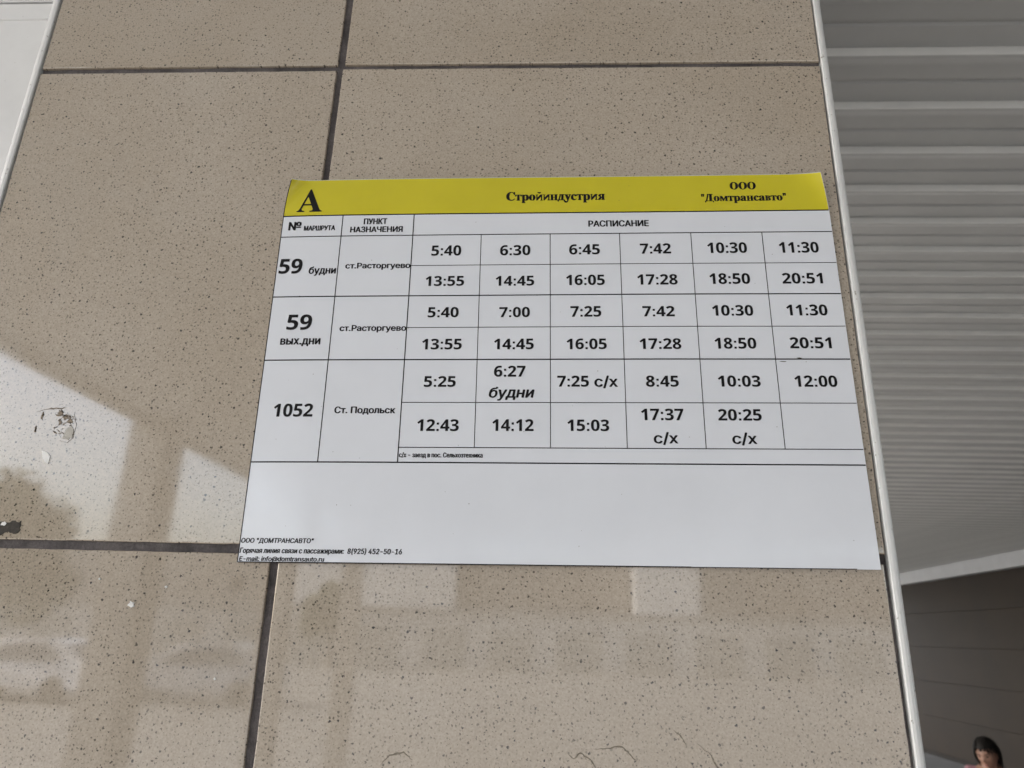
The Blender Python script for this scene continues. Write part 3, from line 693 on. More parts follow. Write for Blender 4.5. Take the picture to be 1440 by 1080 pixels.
'r': (259, [53,0,53,379,112,379,112,321,115,321,130,347,152,367,181,380,213,385,221,385,229,384,237,384,243,384,243,322,239,323,230,324,219,325,207,326,182,323,159,315,140,301,126,284,117,262,114,237,114,0], [24,23,0,1,0,23,1,3,2,4,21,20,1,23,22,3,1,22,22,21,3,21,4,3,8,17,16,7,18,17,17,8,7,13,12,14,11,14,12,14,11,15,10,15,11,15,10,16,10,9,16,8,16,9,4,20,19,5,4,19,6,5,19,19,18,6,18,7,6]),
's': (365, [182,-8,145,-5,112,3,84,18,62,38,45,63,36,94,94,107,105,79,124,60,150,49,181,45,217,50,244,62,262,81,268,103,265,121,254,136,237,147,212,155,149,170,104,186,72,208,53,237,47,274,51,305,65,332,87,354,115,370,149,381,187,384,223,381,254,372,279,358,299,339,314,316,324,290,268,277,258,298,243,316,219,328,187,333,156,329,131,317,114,299,109,277,112,258,124,243,144,232,172,223,229,209,275,194,306,171,325,142,331,107,326,75,312,47,290,24,260,6,223,-5], [3,8,4,5,4,8,8,7,5,6,5,7,25,24,45,0,11,1,10,1,11,20,49,48,28,43,42,42,29,28,1,10,2,10,9,2,3,2,9,8,3,9,20,48,21,48,47,21,22,21,47,47,46,22,23,22,46,24,23,46,45,24,46,25,45,44,26,25,44,27,26,44,44,43,27,43,28,27,40,31,41,30,41,31,12,59,58,58,13,12,18,50,19,39,32,40,31,40,32,14,57,56,56,55,14,15,14,55,55,54,15,16,15,54,54,53,16,53,52,16,36,35,37,13,58,57,57,14,13,16,52,17,52,51,17,18,17,51,50,18,51,37,35,38,35,34,38,39,38,34,34,33,39,32,39,33,11,0,59,59,12,11,49,20,19,19,50,49,29,42,41,41,30,29]),
't': (227, [204,379,204,327,6,327,6,379,65,471,126,471,126,98,128,76,136,61,150,53,170,50,177,50,185,51,194,52,202,54,213,2,203,-1,192,-3,180,-4,168,-4,125,2,92,21,72,52,65,93,126,379,126,327,65,327,65,379], [9,8,20,20,8,21,22,21,8,8,7,22,23,22,7,7,6,23,25,26,6,10,19,11,11,19,18,18,17,11,17,12,11,13,16,15,14,13,15,16,13,17,12,17,13,9,20,19,19,10,9,24,27,25,5,4,24,1,0,24,25,1,24,23,6,26,3,2,26,27,3,26,26,25,27,27,24,4]),
'u': (410, [182,-5,146,-1,115,11,89,31,69,59,57,95,53,139,53,379,114,379,114,144,119,105,137,75,164,56,200,50,226,53,249,62,268,77,283,97,293,122,296,153,296,379,357,379,357,0,298,0,298,92,307,92,286,47,257,17,222,0,298,73], [7,6,9,9,8,7,12,1,0,0,13,12,1,12,2,11,2,12,2,11,3,4,3,11,11,10,4,5,4,10,6,5,10,9,6,10,14,28,27,15,14,27,27,26,15,26,16,15,24,25,18,19,18,25,25,22,19,22,21,19,20,19,21,22,25,23,16,26,24,17,16,24,24,18,17,13,0,28,28,14,13,24,26,29,25,24,29,23,25,29]),
'А': (480, [16,0,201,509,276,509,463,0,395,0,287,302,276,334,264,372,250,420,232,478,245,478,228,419,213,371,201,333,191,302,85,0,110,142,110,199,370,199,370,142,239,456,155,199,324,199,344,142,135,142], [0,15,16,16,17,0,1,13,12,12,11,1,11,9,1,17,14,13,13,1,17,0,17,1,7,6,2,7,2,8,10,8,2,4,3,19,3,18,19,5,18,6,2,6,18,18,3,2,24,21,16,9,11,20,9,20,10,1,9,10,10,2,1,22,23,19,8,10,20,21,24,22,14,17,21,17,16,21,18,5,22,19,18,22,4,19,23,23,22,24,16,15,24]),
'В': (456, [60,0,60,509,241,509,289,504,329,491,359,469,381,442,394,410,398,374,395,344,387,320,373,301,356,286,336,275,315,267,315,262,339,257,363,245,385,227,402,203,414,173,418,136,413,100,400,67,377,39,344,18,301,4,247,0,125,57,245,57,296,63,330,80,349,105,355,137,352,161,342,184,327,203,306,218,279,228,248,231,125,231,125,285,238,285,265,288,288,296,308,309,323,326,333,348,336,372,330,403,313,429,283,446,240,452,125,452], [0,28,40,1,0,40,40,41,1,41,53,1,39,43,42,28,0,27,27,29,28,39,42,40,41,40,42,52,2,53,1,53,2,38,37,15,14,45,44,50,4,51,3,51,4,29,27,26,26,30,29,43,39,38,38,15,43,15,14,43,14,44,43,51,3,52,2,52,3,31,25,24,24,23,31,32,31,23,23,22,32,33,32,22,22,21,33,21,20,33,34,33,20,20,19,34,35,34,19,19,18,35,11,10,47,10,9,47,48,47,9,9,8,48,8,7,48,49,48,7,7,6,49,30,26,25,25,31,30,35,18,36,18,17,36,17,16,36,37,36,16,15,37,16,45,14,13,46,45,13,13,12,46,12,11,46,11,47,46,49,6,50,6,5,50,4,50,5]),
'Г': (401, [370,509,370,452,125,452,125,0,60,0,60,509], [2,1,0,4,3,2,5,4,2,2,0,5]),
'Д': (569, [32,-109,32,57,73,57,85,70,97,86,107,106,117,132,126,162,133,199,140,243,145,294,162,509,480,509,480,57,537,57,537,-109,475,-109,475,0,94,0,94,-109,147,57,416,57,416,452,221,452,208,294,203,242,196,194,187,150,176,111,163,80], [19,18,0,1,0,18,2,1,18,18,3,2,3,18,20,4,3,20,20,5,4,20,18,21,17,16,15,15,14,17,14,13,17,21,17,13,22,21,13,22,13,12,5,20,29,29,28,5,6,5,28,7,6,28,28,27,7,8,7,27,27,26,8,9,8,26,26,25,9,10,9,25,25,24,10,24,23,10,11,10,23,23,22,11,22,12,11,17,21,18]),
'Е': (419, [60,0,60,509,372,509,372,452,125,452,125,286,355,286,355,229,125,229,125,57,375,57,375,0], [0,9,8,1,0,8,8,5,1,5,4,1,9,0,11,11,10,9,5,8,7,7,6,5,3,2,4,1,4,2]),
'З': (431, [216,-7,169,-2,127,11,92,31,66,59,48,93,42,132,107,132,112,108,123,88,140,71,161,60,187,52,215,50,246,53,272,61,295,74,312,92,323,114,326,139,323,165,312,188,295,207,272,221,242,230,207,233,166,233,166,289,207,289,235,291,260,299,281,312,296,329,305,351,309,375,306,399,297,420,284,437,265,449,243,457,216,460,191,457,167,450,146,438,130,422,119,402,115,378,53,378,59,417,76,450,102,478,135,498,174,511,217,516,262,511,300,497,330,475,353,446,367,414,372,378,366,339,349,306,322,280,287,264,287,260,317,252,342,238,363,219,378,196,387,169,390,139,384,99,367,64,341,35,306,12,264,-2], [6,5,7,11,10,2,2,10,3,10,9,3,4,3,9,9,8,4,5,4,8,7,5,8,48,47,46,46,45,48,49,48,45,45,44,49,50,49,44,44,43,50,43,51,50,27,26,25,25,28,27,41,52,42,13,0,14,53,40,39,39,54,53,12,1,0,0,13,12,24,29,25,28,25,29,40,53,41,52,41,53,11,2,1,1,12,11,51,43,42,42,52,51,15,75,74,16,15,74,64,23,22,38,37,55,72,71,18,19,18,71,71,70,19,70,69,19,20,19,69,69,68,20,16,74,73,17,16,73,73,72,17,72,18,17,20,68,21,68,67,21,67,66,21,22,21,66,66,65,22,64,22,65,31,63,62,32,31,62,62,61,32,33,32,61,61,60,33,34,33,60,60,59,34,35,34,59,59,58,35,58,57,35,36,35,57,57,56,36,37,36,56,55,37,56,14,0,75,75,15,14,23,64,24,64,63,24,29,24,63,30,29,63,63,31,30,54,39,38,38,55,54]),
'И': (523, [463,0,398,0,398,291,399,307,399,328,400,354,402,384,403,417,404,454,416,452,394,413,376,381,360,354,346,331,334,310,321,290,137,0,60,0,60,509,125,509,125,195,125,178,124,157,124,134,123,108,121,81,118,54,110,55,123,82,136,107,149,130,161,151,171,169,180,183,388,509,463,509,403,430,121,77], [26,28,37,27,26,37,25,24,27,17,27,24,24,23,17,23,22,17,16,30,29,27,17,16,26,27,16,28,26,16,16,29,28,17,22,21,21,20,17,18,17,20,20,19,18,34,11,10,8,36,9,4,3,35,5,4,35,6,5,35,35,9,6,9,7,6,2,1,0,0,35,2,35,3,2,36,8,10,34,10,8,8,9,34,9,35,34,30,16,31,15,14,33,7,9,36,15,33,16,33,32,16,32,31,16,25,27,37,11,34,12,34,33,13,14,13,33,13,12,34]),
'К': (467, [60,0,60,509,125,509,125,287,196,287,362,509,440,509,251,262,449,0,371,0,199,231,125,231,125,0], [0,12,11,1,0,11,11,3,1,3,2,1,4,10,7,7,10,9,9,8,7,6,5,7,4,7,5,10,4,11,3,11,4]),
'М': (628, [60,0,60,509,152,509,277,187,282,174,287,159,293,141,299,123,305,103,311,84,317,65,322,49,307,49,312,65,318,83,324,102,330,121,336,140,342,158,348,174,352,187,476,509,568,509,568,0,504,0,504,291,504,308,504,327,505,347,505,369,506,391,506,413,507,435,507,457,513,457,505,433,498,409,490,386,482,363,474,341,467,322,461,305,456,291,342,0,286,0,170,291,165,304,159,321,152,340,145,361,137,384,129,408,121,432,112,457,119,457,119,437,120,416,120,394,121,372,121,350,122,328,122,309,122,291,122,0,315,73,507,439,119,438], [57,56,1,53,1,56,55,53,56,63,62,0,1,0,62,62,61,1,61,60,1,59,1,60,1,59,58,57,1,58,54,53,66,13,9,12,8,12,9,12,8,44,49,2,50,51,50,2,52,51,2,54,52,2,53,54,2,1,53,2,14,10,11,11,15,14,31,30,22,32,31,22,22,34,32,34,33,65,65,33,35,25,24,23,23,22,25,26,25,22,27,26,22,28,27,22,29,28,22,22,30,29,20,19,42,21,38,37,37,36,21,36,35,21,35,33,21,33,34,21,34,22,21,12,44,43,43,11,12,13,12,11,11,10,13,13,10,64,42,41,20,49,48,2,46,45,3,3,2,47,48,47,2,47,46,3,10,14,64,9,13,64,38,21,39,21,20,40,41,40,20,40,39,21,32,34,65,15,11,43,43,42,18,19,18,42,18,17,43,17,16,43,16,15,43,4,3,45,45,44,5,6,5,44,7,6,44,8,7,44,5,4,45,53,55,66,52,54,66]),
'Н': (517, [60,0,60,509,125,509,125,289,392,289,392,509,457,509,457,0,392,0,392,232,125,232,125,0], [0,11,10,1,0,10,10,3,1,3,2,1,9,8,7,7,6,9,4,9,6,6,5,4,3,10,9,9,4,3]),
'О': (533, [267,-7,205,1,150,25,105,63,70,115,48,179,40,254,48,329,70,393,105,445,150,484,205,508,267,516,329,508,384,484,429,445,464,393,486,329,493,254,486,179,464,115,429,63,384,25,329,1,267,53,310,59,349,76,383,105,408,144,425,194,430,254,425,314,408,365,383,404,349,433,310,450,267,456,223,450,184,433,151,404,125,364,109,314,103,254,109,194,125,144,151,105,184,76,223,59], [5,4,44,44,43,5,6,5,43,42,6,43,6,42,41,7,6,41,41,40,7,8,7,40,47,1,0,0,24,47,46,2,1,1,47,46,37,11,38,10,38,11,2,46,3,46,45,3,4,3,45,44,4,45,8,40,39,9,8,39,39,38,9,38,10,9,12,36,35,35,13,12,27,26,22,33,14,34,22,26,23,25,23,26,13,35,34,34,14,13,20,19,28,29,28,19,19,18,29,18,30,29,30,18,31,18,17,31,32,31,17,17,16,32,27,22,21,21,20,27,20,28,27,32,16,33,16,15,33,14,33,15,23,25,0,24,0,25,36,12,37,11,37,12]),
'П': (517, [457,509,457,0,392,0,392,452,125,452,125,0,60,0,60,509], [5,4,6,7,6,4,3,2,1,1,0,3,7,4,3,3,0,7]),
'Р': (445, [60,0,60,509,235,509,289,503,332,487,366,462,390,430,404,391,409,348,404,304,390,265,366,233,332,207,289,191,235,186,109,186,109,242,233,242,269,246,297,256,318,272,333,294,342,319,344,348,342,376,333,402,318,423,297,439,268,449,232,452,125,452,125,0,125,242,125,186], [15,16,0,1,0,16,15,0,31,16,15,32,16,32,30,1,16,30,18,14,13,13,19,18,27,3,28,2,28,3,15,31,33,14,18,17,28,2,29,30,29,2,1,30,2,20,12,11,21,20,11,11,10,21,10,9,21,22,21,9,9,8,22,8,23,22,23,8,24,8,7,24,25,24,7,7,6,25,6,5,25,26,25,5,4,26,5,19,13,12,12,20,19,26,4,27,3,27,4,14,17,33,17,32,33,15,33,32]),
'С': (510, [267,-7,205,1,150,25,104,63,70,115,48,179,40,254,48,329,70,393,104,445,150,484,205,508,267,516,305,513,340,504,373,490,402,471,427,447,448,418,463,385,473,348,408,348,401,373,389,395,375,413,357,428,337,440,315,449,292,454,267,456,223,450,184,432,150,403,125,364,109,314,103,254,109,194,125,145,151,105,184,76,223,59,267,53,292,55,315,60,337,69,357,81,375,96,389,114,401,136,408,160,473,160,463,124,448,91,428,62,402,38,373,19,341,5,305,-4], [5,4,37,37,36,5,6,5,36,35,6,36,6,35,34,7,6,34,34,33,7,8,7,33,33,32,8,32,9,8,1,40,39,31,11,10,57,42,0,41,0,42,28,12,29,30,29,12,40,1,0,0,41,40,11,31,30,30,12,11,1,39,2,39,38,2,3,2,38,4,3,38,37,4,38,31,10,32,9,32,10,56,44,43,26,14,27,13,27,14,44,56,55,55,45,44,25,15,26,14,26,15,52,51,48,49,48,51,51,50,49,20,19,21,22,21,19,19,18,22,23,22,18,18,17,23,45,55,54,46,45,54,54,53,46,47,46,53,53,52,47,52,48,47,23,17,24,17,16,24,25,24,16,15,25,16,56,43,57,42,57,43,27,13,28,12,28,13]),
'Т': (449, [32,452,32,509,417,509,417,452,257,452,257,0,193,0,193,452], [1,0,7,3,2,4,7,6,5,5,4,7,4,2,7,1,7,2]),
'У': (437, [87,0,87,57,122,57,145,59,163,65,176,76,185,92,195,116,16,509,87,509,154,357,171,318,185,282,197,248,209,215,220,182,232,149,214,149,230,195,248,245,267,298,290,357,351,509,420,509,244,84,233,61,220,40,204,24,184,11,156,3,121,0,223,174], [3,2,30,1,0,30,30,2,1,3,30,29,29,28,3,28,4,3,9,8,10,14,7,17,17,15,14,24,19,16,21,20,23,23,22,21,23,20,24,19,24,20,24,16,7,17,7,16,17,16,31,31,16,18,16,19,18,4,28,27,5,4,27,27,26,5,26,25,5,6,5,25,25,24,6,24,7,6,7,14,13,11,10,8,8,7,11,12,11,7,13,12,7,15,17,31]),
'Ч': (487, [223,190,174,194,132,207,98,229,73,260,58,301,53,352,53,509,117,509,117,353,125,305,149,272,186,253,231,247,272,251,311,261,347,278,382,299,382,236,347,217,310,203,269,193,362,0,362,509,427,509,427,0,362,225,362,287], [6,5,9,7,6,9,0,12,1,1,12,2,12,11,2,2,11,3,4,3,11,11,10,4,5,4,10,9,5,10,7,9,8,13,21,14,15,20,19,14,21,20,20,15,14,25,24,18,17,18,24,27,17,23,17,24,23,25,18,26,18,17,27,15,19,16,21,13,0,12,0,13,22,25,26,16,19,26,27,16,26,26,18,27]),
'Ш': (666, [60,509,125,509,125,57,301,57,301,509,365,509,365,57,542,57,542,509,606,509,606,0,60,0], [0,11,2,2,11,3,0,2,1,7,6,10,10,9,7,9,8,7,3,11,10,10,6,3,4,3,6,6,5,4]),
'Я': (449, [389,0,324,0,324,452,216,452,180,449,152,440,130,425,115,405,107,380,104,352,107,324,115,300,130,281,152,267,180,258,216,255,353,255,353,198,213,198,160,203,116,217,83,240,59,271,44,309,40,352,44,395,59,433,82,465,116,489,159,504,213,509,389,509,96,0,22,0,146,229,219,229,324,255,324,198,136,211,203,199], [32,19,38,20,12,21,12,11,21,22,21,11,23,22,11,11,10,23,24,23,10,10,9,24,9,8,24,25,24,8,8,7,25,26,25,7,27,26,7,7,6,27,6,28,27,34,19,35,13,34,14,29,5,4,4,30,29,16,0,31,0,16,17,16,31,2,0,17,1,19,39,35,35,15,14,30,4,3,3,2,30,2,31,30,39,19,32,19,34,38,12,20,34,34,13,12,28,6,5,5,29,28,37,36,35,36,37,17,15,35,36,16,2,36,17,16,36,1,17,37,35,18,37,33,32,38,34,20,38,14,34,35,18,35,39]),
'а': (389, [160,-9,126,-5,94,5,68,22,48,45,35,73,30,108,34,138,43,161,58,179,78,193,100,203,125,211,152,216,178,220,209,224,234,227,252,230,265,235,273,243,276,255,276,257,273,279,267,297,256,311,240,322,220,329,196,331,171,329,149,322,132,313,118,301,107,288,100,274,41,291,57,322,79,346,104,364,133,375,163,382,194,384,215,383,239,379,263,372,286,360,306,343,322,320,333,290,337,251,337,0,277,0,277,52,272,52,264,38,252,25,236,12,215,1,190,-6,170,45,202,49,228,59,248,74,263,93,272,115,276,138,276,190,270,186,259,182,246,179,231,176,216,173,200,171,186,169,175,168,154,164,134,159,117,150,103,139,95,124,92,105,94,87,102,72,114,61,130,52,149,47], [4,3,81,81,80,4,5,4,80,80,79,5,6,5,79,7,6,79,79,78,7,8,7,78,78,77,8,9,8,77,10,9,77,35,34,33,33,32,35,84,83,1,72,14,73,57,58,0,13,74,73,73,14,13,84,1,0,0,58,84,12,75,74,74,13,12,29,28,38,28,39,38,1,83,2,83,82,2,3,2,82,81,3,82,10,77,76,11,10,76,76,75,11,75,12,11,35,32,31,36,35,31,31,30,36,37,36,30,30,29,37,29,38,37,15,71,70,26,41,27,40,27,41,16,69,68,68,67,16,67,17,16,59,56,55,60,59,55,55,54,60,15,70,69,69,16,15,25,42,26,41,26,42,51,50,49,21,20,48,48,47,21,62,52,51,63,62,51,51,49,63,64,63,49,49,48,64,48,65,64,19,18,65,65,48,19,48,20,19,21,47,22,47,46,22,23,22,46,46,45,23,60,54,53,61,60,53,53,52,61,52,62,61,17,67,66,66,65,17,65,18,17,23,45,24,45,44,24,25,24,44,44,43,25,42,25,43,56,59,57,58,57,59,14,72,71,71,15,14,27,40,28,39,28,40]),
'б': (411, [208,-8,161,-2,119,15,84,44,57,82,40,129,34,185,34,198,36,253,41,301,50,342,62,376,79,403,101,426,127,443,159,455,196,464,238,468,258,471,273,475,283,480,290,488,293,497,294,509,349,509,346,483,338,461,324,444,304,431,275,422,238,417,192,411,155,401,127,383,107,356,93,318,85,266,86,266,99,291,118,314,141,334,167,350,197,360,229,363,269,357,304,339,334,311,357,274,372,230,377,181,372,130,355,84,329,46,295,17,254,-2,208,46,240,50,266,62,287,81,303,108,313,140,316,178,313,216,304,249,289,275,268,294,242,306,211,310,179,305,151,293,128,272,110,245,99,213,96,175,99,140,109,109,126,82,148,62,176,50], [74,73,5,6,5,73,7,6,73,73,72,7,8,7,72,72,36,8,9,8,36,9,36,35,10,9,35,35,34,10,11,10,34,12,11,34,68,42,41,15,32,31,31,16,15,77,2,1,1,78,77,39,70,69,40,39,69,69,68,40,68,41,40,32,15,14,2,77,3,77,76,3,4,3,76,76,75,4,5,4,75,74,5,75,36,72,71,37,36,71,71,70,37,38,37,70,70,39,38,12,34,33,13,12,33,33,32,13,32,14,13,54,56,0,55,0,56,43,67,66,18,17,30,65,44,66,43,66,44,18,30,29,29,19,18,52,51,59,60,59,51,51,50,60,61,60,50,50,49,61,62,61,49,49,48,62,63,62,48,48,47,63,56,54,53,57,56,53,58,57,53,53,52,58,52,59,58,63,47,64,47,46,64,46,45,64,65,64,45,44,65,45,19,29,28,20,19,28,28,27,20,21,20,27,27,26,21,26,25,21,22,21,25,25,24,22,24,23,22,78,1,0,0,55,78,42,68,67,67,43,42,16,31,30,30,17,16]),
'в': (392, [53,0,53,379,208,379,264,372,307,352,334,320,343,278,339,248,324,226,300,209,270,199,291,194,312,185,330,171,345,152,355,130,358,102,354,75,343,50,325,29,300,13,269,3,232,0,111,56,232,56,259,59,279,70,291,86,295,108,291,133,279,153,259,165,232,169,111,169,111,220,209,220,239,224,263,234,277,251,282,273,277,294,262,310,239,320,208,324,111,324], [23,33,0,1,0,33,33,34,1,44,43,2,23,0,22,22,24,23,34,33,35,1,34,44,44,2,1,32,31,10,36,32,10,10,37,36,41,3,42,24,22,21,21,25,24,35,33,32,32,36,35,2,43,42,42,3,2,26,20,19,27,26,19,19,18,27,18,17,27,28,27,17,17,16,28,16,15,28,29,28,15,15,14,29,14,13,29,30,29,13,13,12,30,11,30,12,7,6,39,40,39,6,6,5,40,4,40,5,25,21,20,20,26,25,30,11,31,10,31,11,37,10,9,38,37,9,9,8,38,8,7,38,7,39,38,40,4,41,3,41,4]),
'г': (304, [290,379,290,323,114,323,114,0,53,0,53,379], [2,1,0,4,3,2,5,4,2,2,0,5]),
'д': (427, [13,-110,13,56,44,56,55,69,65,82,72,98,79,116,85,138,90,164,94,194,98,231,110,379,356,379,356,56,414,56,414,-110,353,-110,353,0,74,0,74,-110,114,56,295,56,295,323,166,323,157,231,151,175,143,127,131,87], [0,19,18,1,0,18,2,1,18,3,2,18,17,16,15,15,14,17,14,13,17,22,13,12,17,21,18,17,13,21,13,22,21,21,20,18,3,18,20,4,3,20,5,4,20,20,27,5,6,5,27,27,26,6,7,6,26,8,7,26,26,25,8,9,8,25,25,24,9,10,9,24,24,23,10,11,10,23,23,22,11,22,12,11]),
'е': (404, [212,-8,161,-2,117,16,82,46,56,85,40,132,34,187,39,242,55,290,81,329,115,359,157,378,205,384,236,382,266,374,294,361,319,341,341,315,357,282,368,242,371,194,371,169,75,169,75,221,338,221,310,202,307,237,298,269,283,294,263,314,237,326,205,330,173,326,146,313,125,294,109,270,99,241,96,211,96,178,100,139,110,106,128,80,151,61,179,50,212,46,234,48,254,53,271,61,285,73,297,88,306,105,365,91,353,63,335,39,311,19,283,4,249,-5,308,221,97,221,97,169], [6,5,22,22,23,6,7,6,23,5,4,39,22,5,39,38,37,22,23,22,37,25,24,57,7,23,36,8,7,36,36,35,8,35,9,8,42,41,2,34,33,10,0,43,1,31,12,32,11,32,12,42,2,1,1,43,42,32,11,33,10,33,11,2,41,3,41,40,3,4,3,40,39,4,40,9,35,34,34,10,9,56,46,45,46,56,55,55,47,46,15,14,29,30,29,14,13,30,14,20,19,24,18,24,19,52,51,50,21,25,38,21,20,25,20,24,25,24,18,26,27,26,18,18,17,27,47,55,54,48,47,54,54,53,48,49,48,53,53,52,49,52,50,49,27,17,28,17,16,28,29,28,16,15,29,16,56,45,0,45,44,0,43,0,44,37,38,25,30,13,31,12,31,13,22,39,59,38,22,59,36,23,58,24,26,57,23,37,58,37,25,57,37,57,58,21,38,59]),
'ж': (563, [21,0,174,193,23,379,95,379,221,218,252,218,252,379,313,379,313,218,342,218,468,379,541,379,390,193,543,0,469,0,342,162,313,162,313,0,252,0,252,162,223,162,95,0], [21,1,0,1,3,2,19,5,20,4,20,5,1,21,20,20,4,1,3,1,4,15,8,16,9,12,10,14,13,12,10,12,11,14,12,15,12,9,15,8,15,9,19,18,17,17,16,19,5,19,16,16,8,5,6,5,8,8,7,6]),
'з': (343, [171,-4,134,-1,101,8,73,23,51,43,37,67,31,95,94,95,100,76,117,61,142,51,171,47,202,52,227,65,243,84,249,109,243,134,226,154,198,167,163,171,138,171,138,217,163,217,193,221,217,233,233,252,238,276,234,299,220,318,199,330,173,334,145,330,122,319,105,303,99,281,40,281,45,310,59,335,80,356,107,371,138,381,173,384,209,380,239,370,264,353,283,332,294,307,298,279,293,249,277,224,254,207,225,197,225,194,263,183,291,164,307,137,313,104,308,75,294,48,273,26,244,10,210,-1], [2,9,3,9,8,3,4,3,8,5,4,8,8,7,5,6,5,7,36,35,34,34,33,36,37,36,33,33,38,37,21,20,19,0,11,1,10,1,11,18,23,19,23,22,19,21,19,22,40,31,30,30,41,40,1,10,2,9,2,10,38,33,32,39,38,32,32,31,39,31,40,39,57,56,15,56,55,15,12,61,60,13,12,60,60,59,13,14,13,59,59,58,14,58,57,14,57,15,14,15,55,16,55,54,16,54,53,16,17,16,53,52,17,53,24,51,50,25,24,50,50,49,25,49,48,25,26,25,48,48,47,26,47,46,26,27,26,46,46,45,27,45,44,27,28,27,44,43,28,44,11,0,61,61,12,11,17,52,18,23,18,52,52,51,23,51,24,23,28,43,29,43,42,29,30,29,42,41,30,42]),
'и': (411, [358,0,296,0,296,274,293,274,111,0,53,0,53,379,114,379,114,104,118,104,300,379,358,379], [9,8,4,5,4,8,6,5,8,8,7,6,2,1,0,0,11,2,11,10,2,3,2,10,9,4,3,3,10,9]),
'к': (376, [53,0,53,379,114,379,114,215,152,215,288,379,366,379,213,196,368,0,290,0,167,159,114,159,114,0], [0,12,11,11,3,0,1,0,3,3,2,1,4,10,7,7,10,9,9,8,7,6,5,7,4,7,5,10,4,11,3,11,4]),
'л': (400, [6,0,6,56,20,56,36,58,48,63,59,72,67,86,73,106,78,133,81,167,84,211,91,379,348,379,348,0,286,0,286,323,149,323,143,189,138,132,129,84,115,47,94,21,65,5,27,0], [1,0,2,2,0,23,23,3,2,3,23,22,4,3,22,15,13,12,13,15,14,17,16,10,11,10,16,16,15,11,15,12,11,4,22,21,5,4,21,21,20,5,6,5,20,20,19,6,7,6,19,19,18,7,8,7,18,9,8,18,18,17,9,17,10,9]),
'м': (535, [53,0,53,379,144,379,232,168,240,150,246,132,252,116,257,100,261,85,265,70,269,56,273,41,263,41,266,55,270,69,274,84,278,100,283,115,289,132,295,149,303,168,390,379,482,379,482,0,421,0,421,197,421,217,421,237,421,256,422,276,422,295,422,315,423,334,423,354,430,354,422,326,415,300,407,276,399,252,389,226,377,198,294,0,240,0,156,198,145,226,135,252,126,276,118,300,110,326,102,354,111,354,112,337,112,318,113,299,113,279,113,259,113,238,113,218,113,197,113,0,268,61,423,328,112,320], [49,1,48,48,51,49,51,50,49,59,58,0,1,0,58,58,57,1,57,56,1,56,55,1,55,54,1,54,53,1,48,1,53,52,48,53,46,45,2,44,43,3,44,3,45,13,9,12,8,12,9,12,8,42,5,4,43,3,43,4,8,7,42,46,2,47,47,2,51,50,51,2,49,50,2,1,49,2,14,10,11,14,11,15,40,20,19,38,37,21,20,40,39,39,38,20,40,19,18,31,30,22,34,32,61,34,33,32,25,24,23,23,22,25,26,25,22,27,26,22,28,27,22,29,28,22,22,30,29,18,17,40,21,37,36,36,35,21,35,32,21,32,33,21,33,34,21,34,22,21,12,42,41,41,11,12,13,12,11,11,10,13,13,10,60,10,14,60,38,21,20,2,45,3,9,13,60,32,35,61,31,22,61,22,34,61,15,11,41,41,40,17,17,16,41,16,15,41,6,5,43,43,42,6,7,6,42,48,52,62,51,48,62,47,51,62]),
'н': (409, [309,223,309,167,99,167,99,223,114,379,114,0,53,0,53,379,356,379,356,0,295,0,295,379,114,223,114,167,295,167,295,223], [7,6,2,2,6,5,7,2,3,3,4,7,1,10,9,9,8,1,8,0,1,0,8,11,10,1,14,2,5,13,3,2,13,4,3,12,0,11,15,1,0,15,12,3,13,12,13,14,15,12,14,14,1,15]),
'о': (415, [207,-8,159,-2,117,16,82,46,56,85,40,133,34,187,40,243,56,291,82,330,117,360,159,378,207,384,256,378,299,360,333,330,359,291,376,243,381,187,376,133,359,85,333,46,299,16,256,-2,207,46,242,51,270,66,292,89,307,117,316,151,319,187,316,224,307,258,292,287,270,310,242,325,207,330,173,325,145,310,124,287,108,258,99,224,96,187,99,151,108,117,124,89,145,66,173,51], [5,4,44,44,43,5,6,5,43,43,42,6,42,41,6,7,6,41,41,40,7,8,7,40,0,24,1,47,1,24,1,47,2,46,2,47,10,38,37,37,11,10,2,46,3,46,45,3,4,3,45,44,4,45,8,40,39,9,8,39,39,38,9,38,10,9,35,13,36,12,36,13,25,23,22,22,26,25,34,14,35,13,35,14,20,19,28,29,28,19,19,18,29,30,29,18,31,30,18,18,17,31,32,31,17,17,16,32,26,22,21,27,26,21,21,20,27,20,28,27,32,16,33,16,15,33,34,33,15,14,34,15,24,0,23,23,25,24,11,37,36,36,12,11]),
'п': (408, [355,379,355,0,294,0,294,323,114,323,114,0,53,0,53,379], [5,4,6,7,6,4,3,2,1,1,0,3,7,4,3,3,0,7]),
'р': (424, [53,-143,53,379,112,379,112,319,118,319,126,331,137,346,152,360,171,373,197,381,229,384,274,378,313,361,345,332,370,293,385,245,390,189,385,133,370,84,346,45,313,16,274,-2,229,-8,198,-5,173,4,153,17,138,31,127,46,118,59,114,59,114,-143,220,47,253,51,279,66,301,88,316,117,325,151,328,189,325,227,316,261,301,290,280,311,253,325,220,330,188,325,161,312,140,291,125,263,116,229,113,189,116,150,125,115,140,86,162,65,188,51], [1,3,2,50,29,51,29,50,0,1,0,50,49,1,50,1,49,48,3,1,48,48,47,3,24,54,25,53,25,54,25,53,26,27,26,53,52,27,53,6,5,45,7,6,45,45,44,7,44,8,7,0,30,29,27,52,28,29,28,52,51,29,52,3,47,46,4,3,46,46,45,4,45,5,4,31,23,22,22,32,31,43,10,9,11,42,41,32,22,21,21,33,32,10,43,42,42,11,10,18,17,35,36,35,17,17,16,36,37,36,16,38,37,16,16,15,38,39,38,15,15,14,39,33,21,20,20,19,33,34,33,19,19,18,34,18,35,34,39,14,40,14,13,40,41,40,13,13,12,41,11,41,12,54,24,23,23,31,54,43,9,44,8,44,9]),
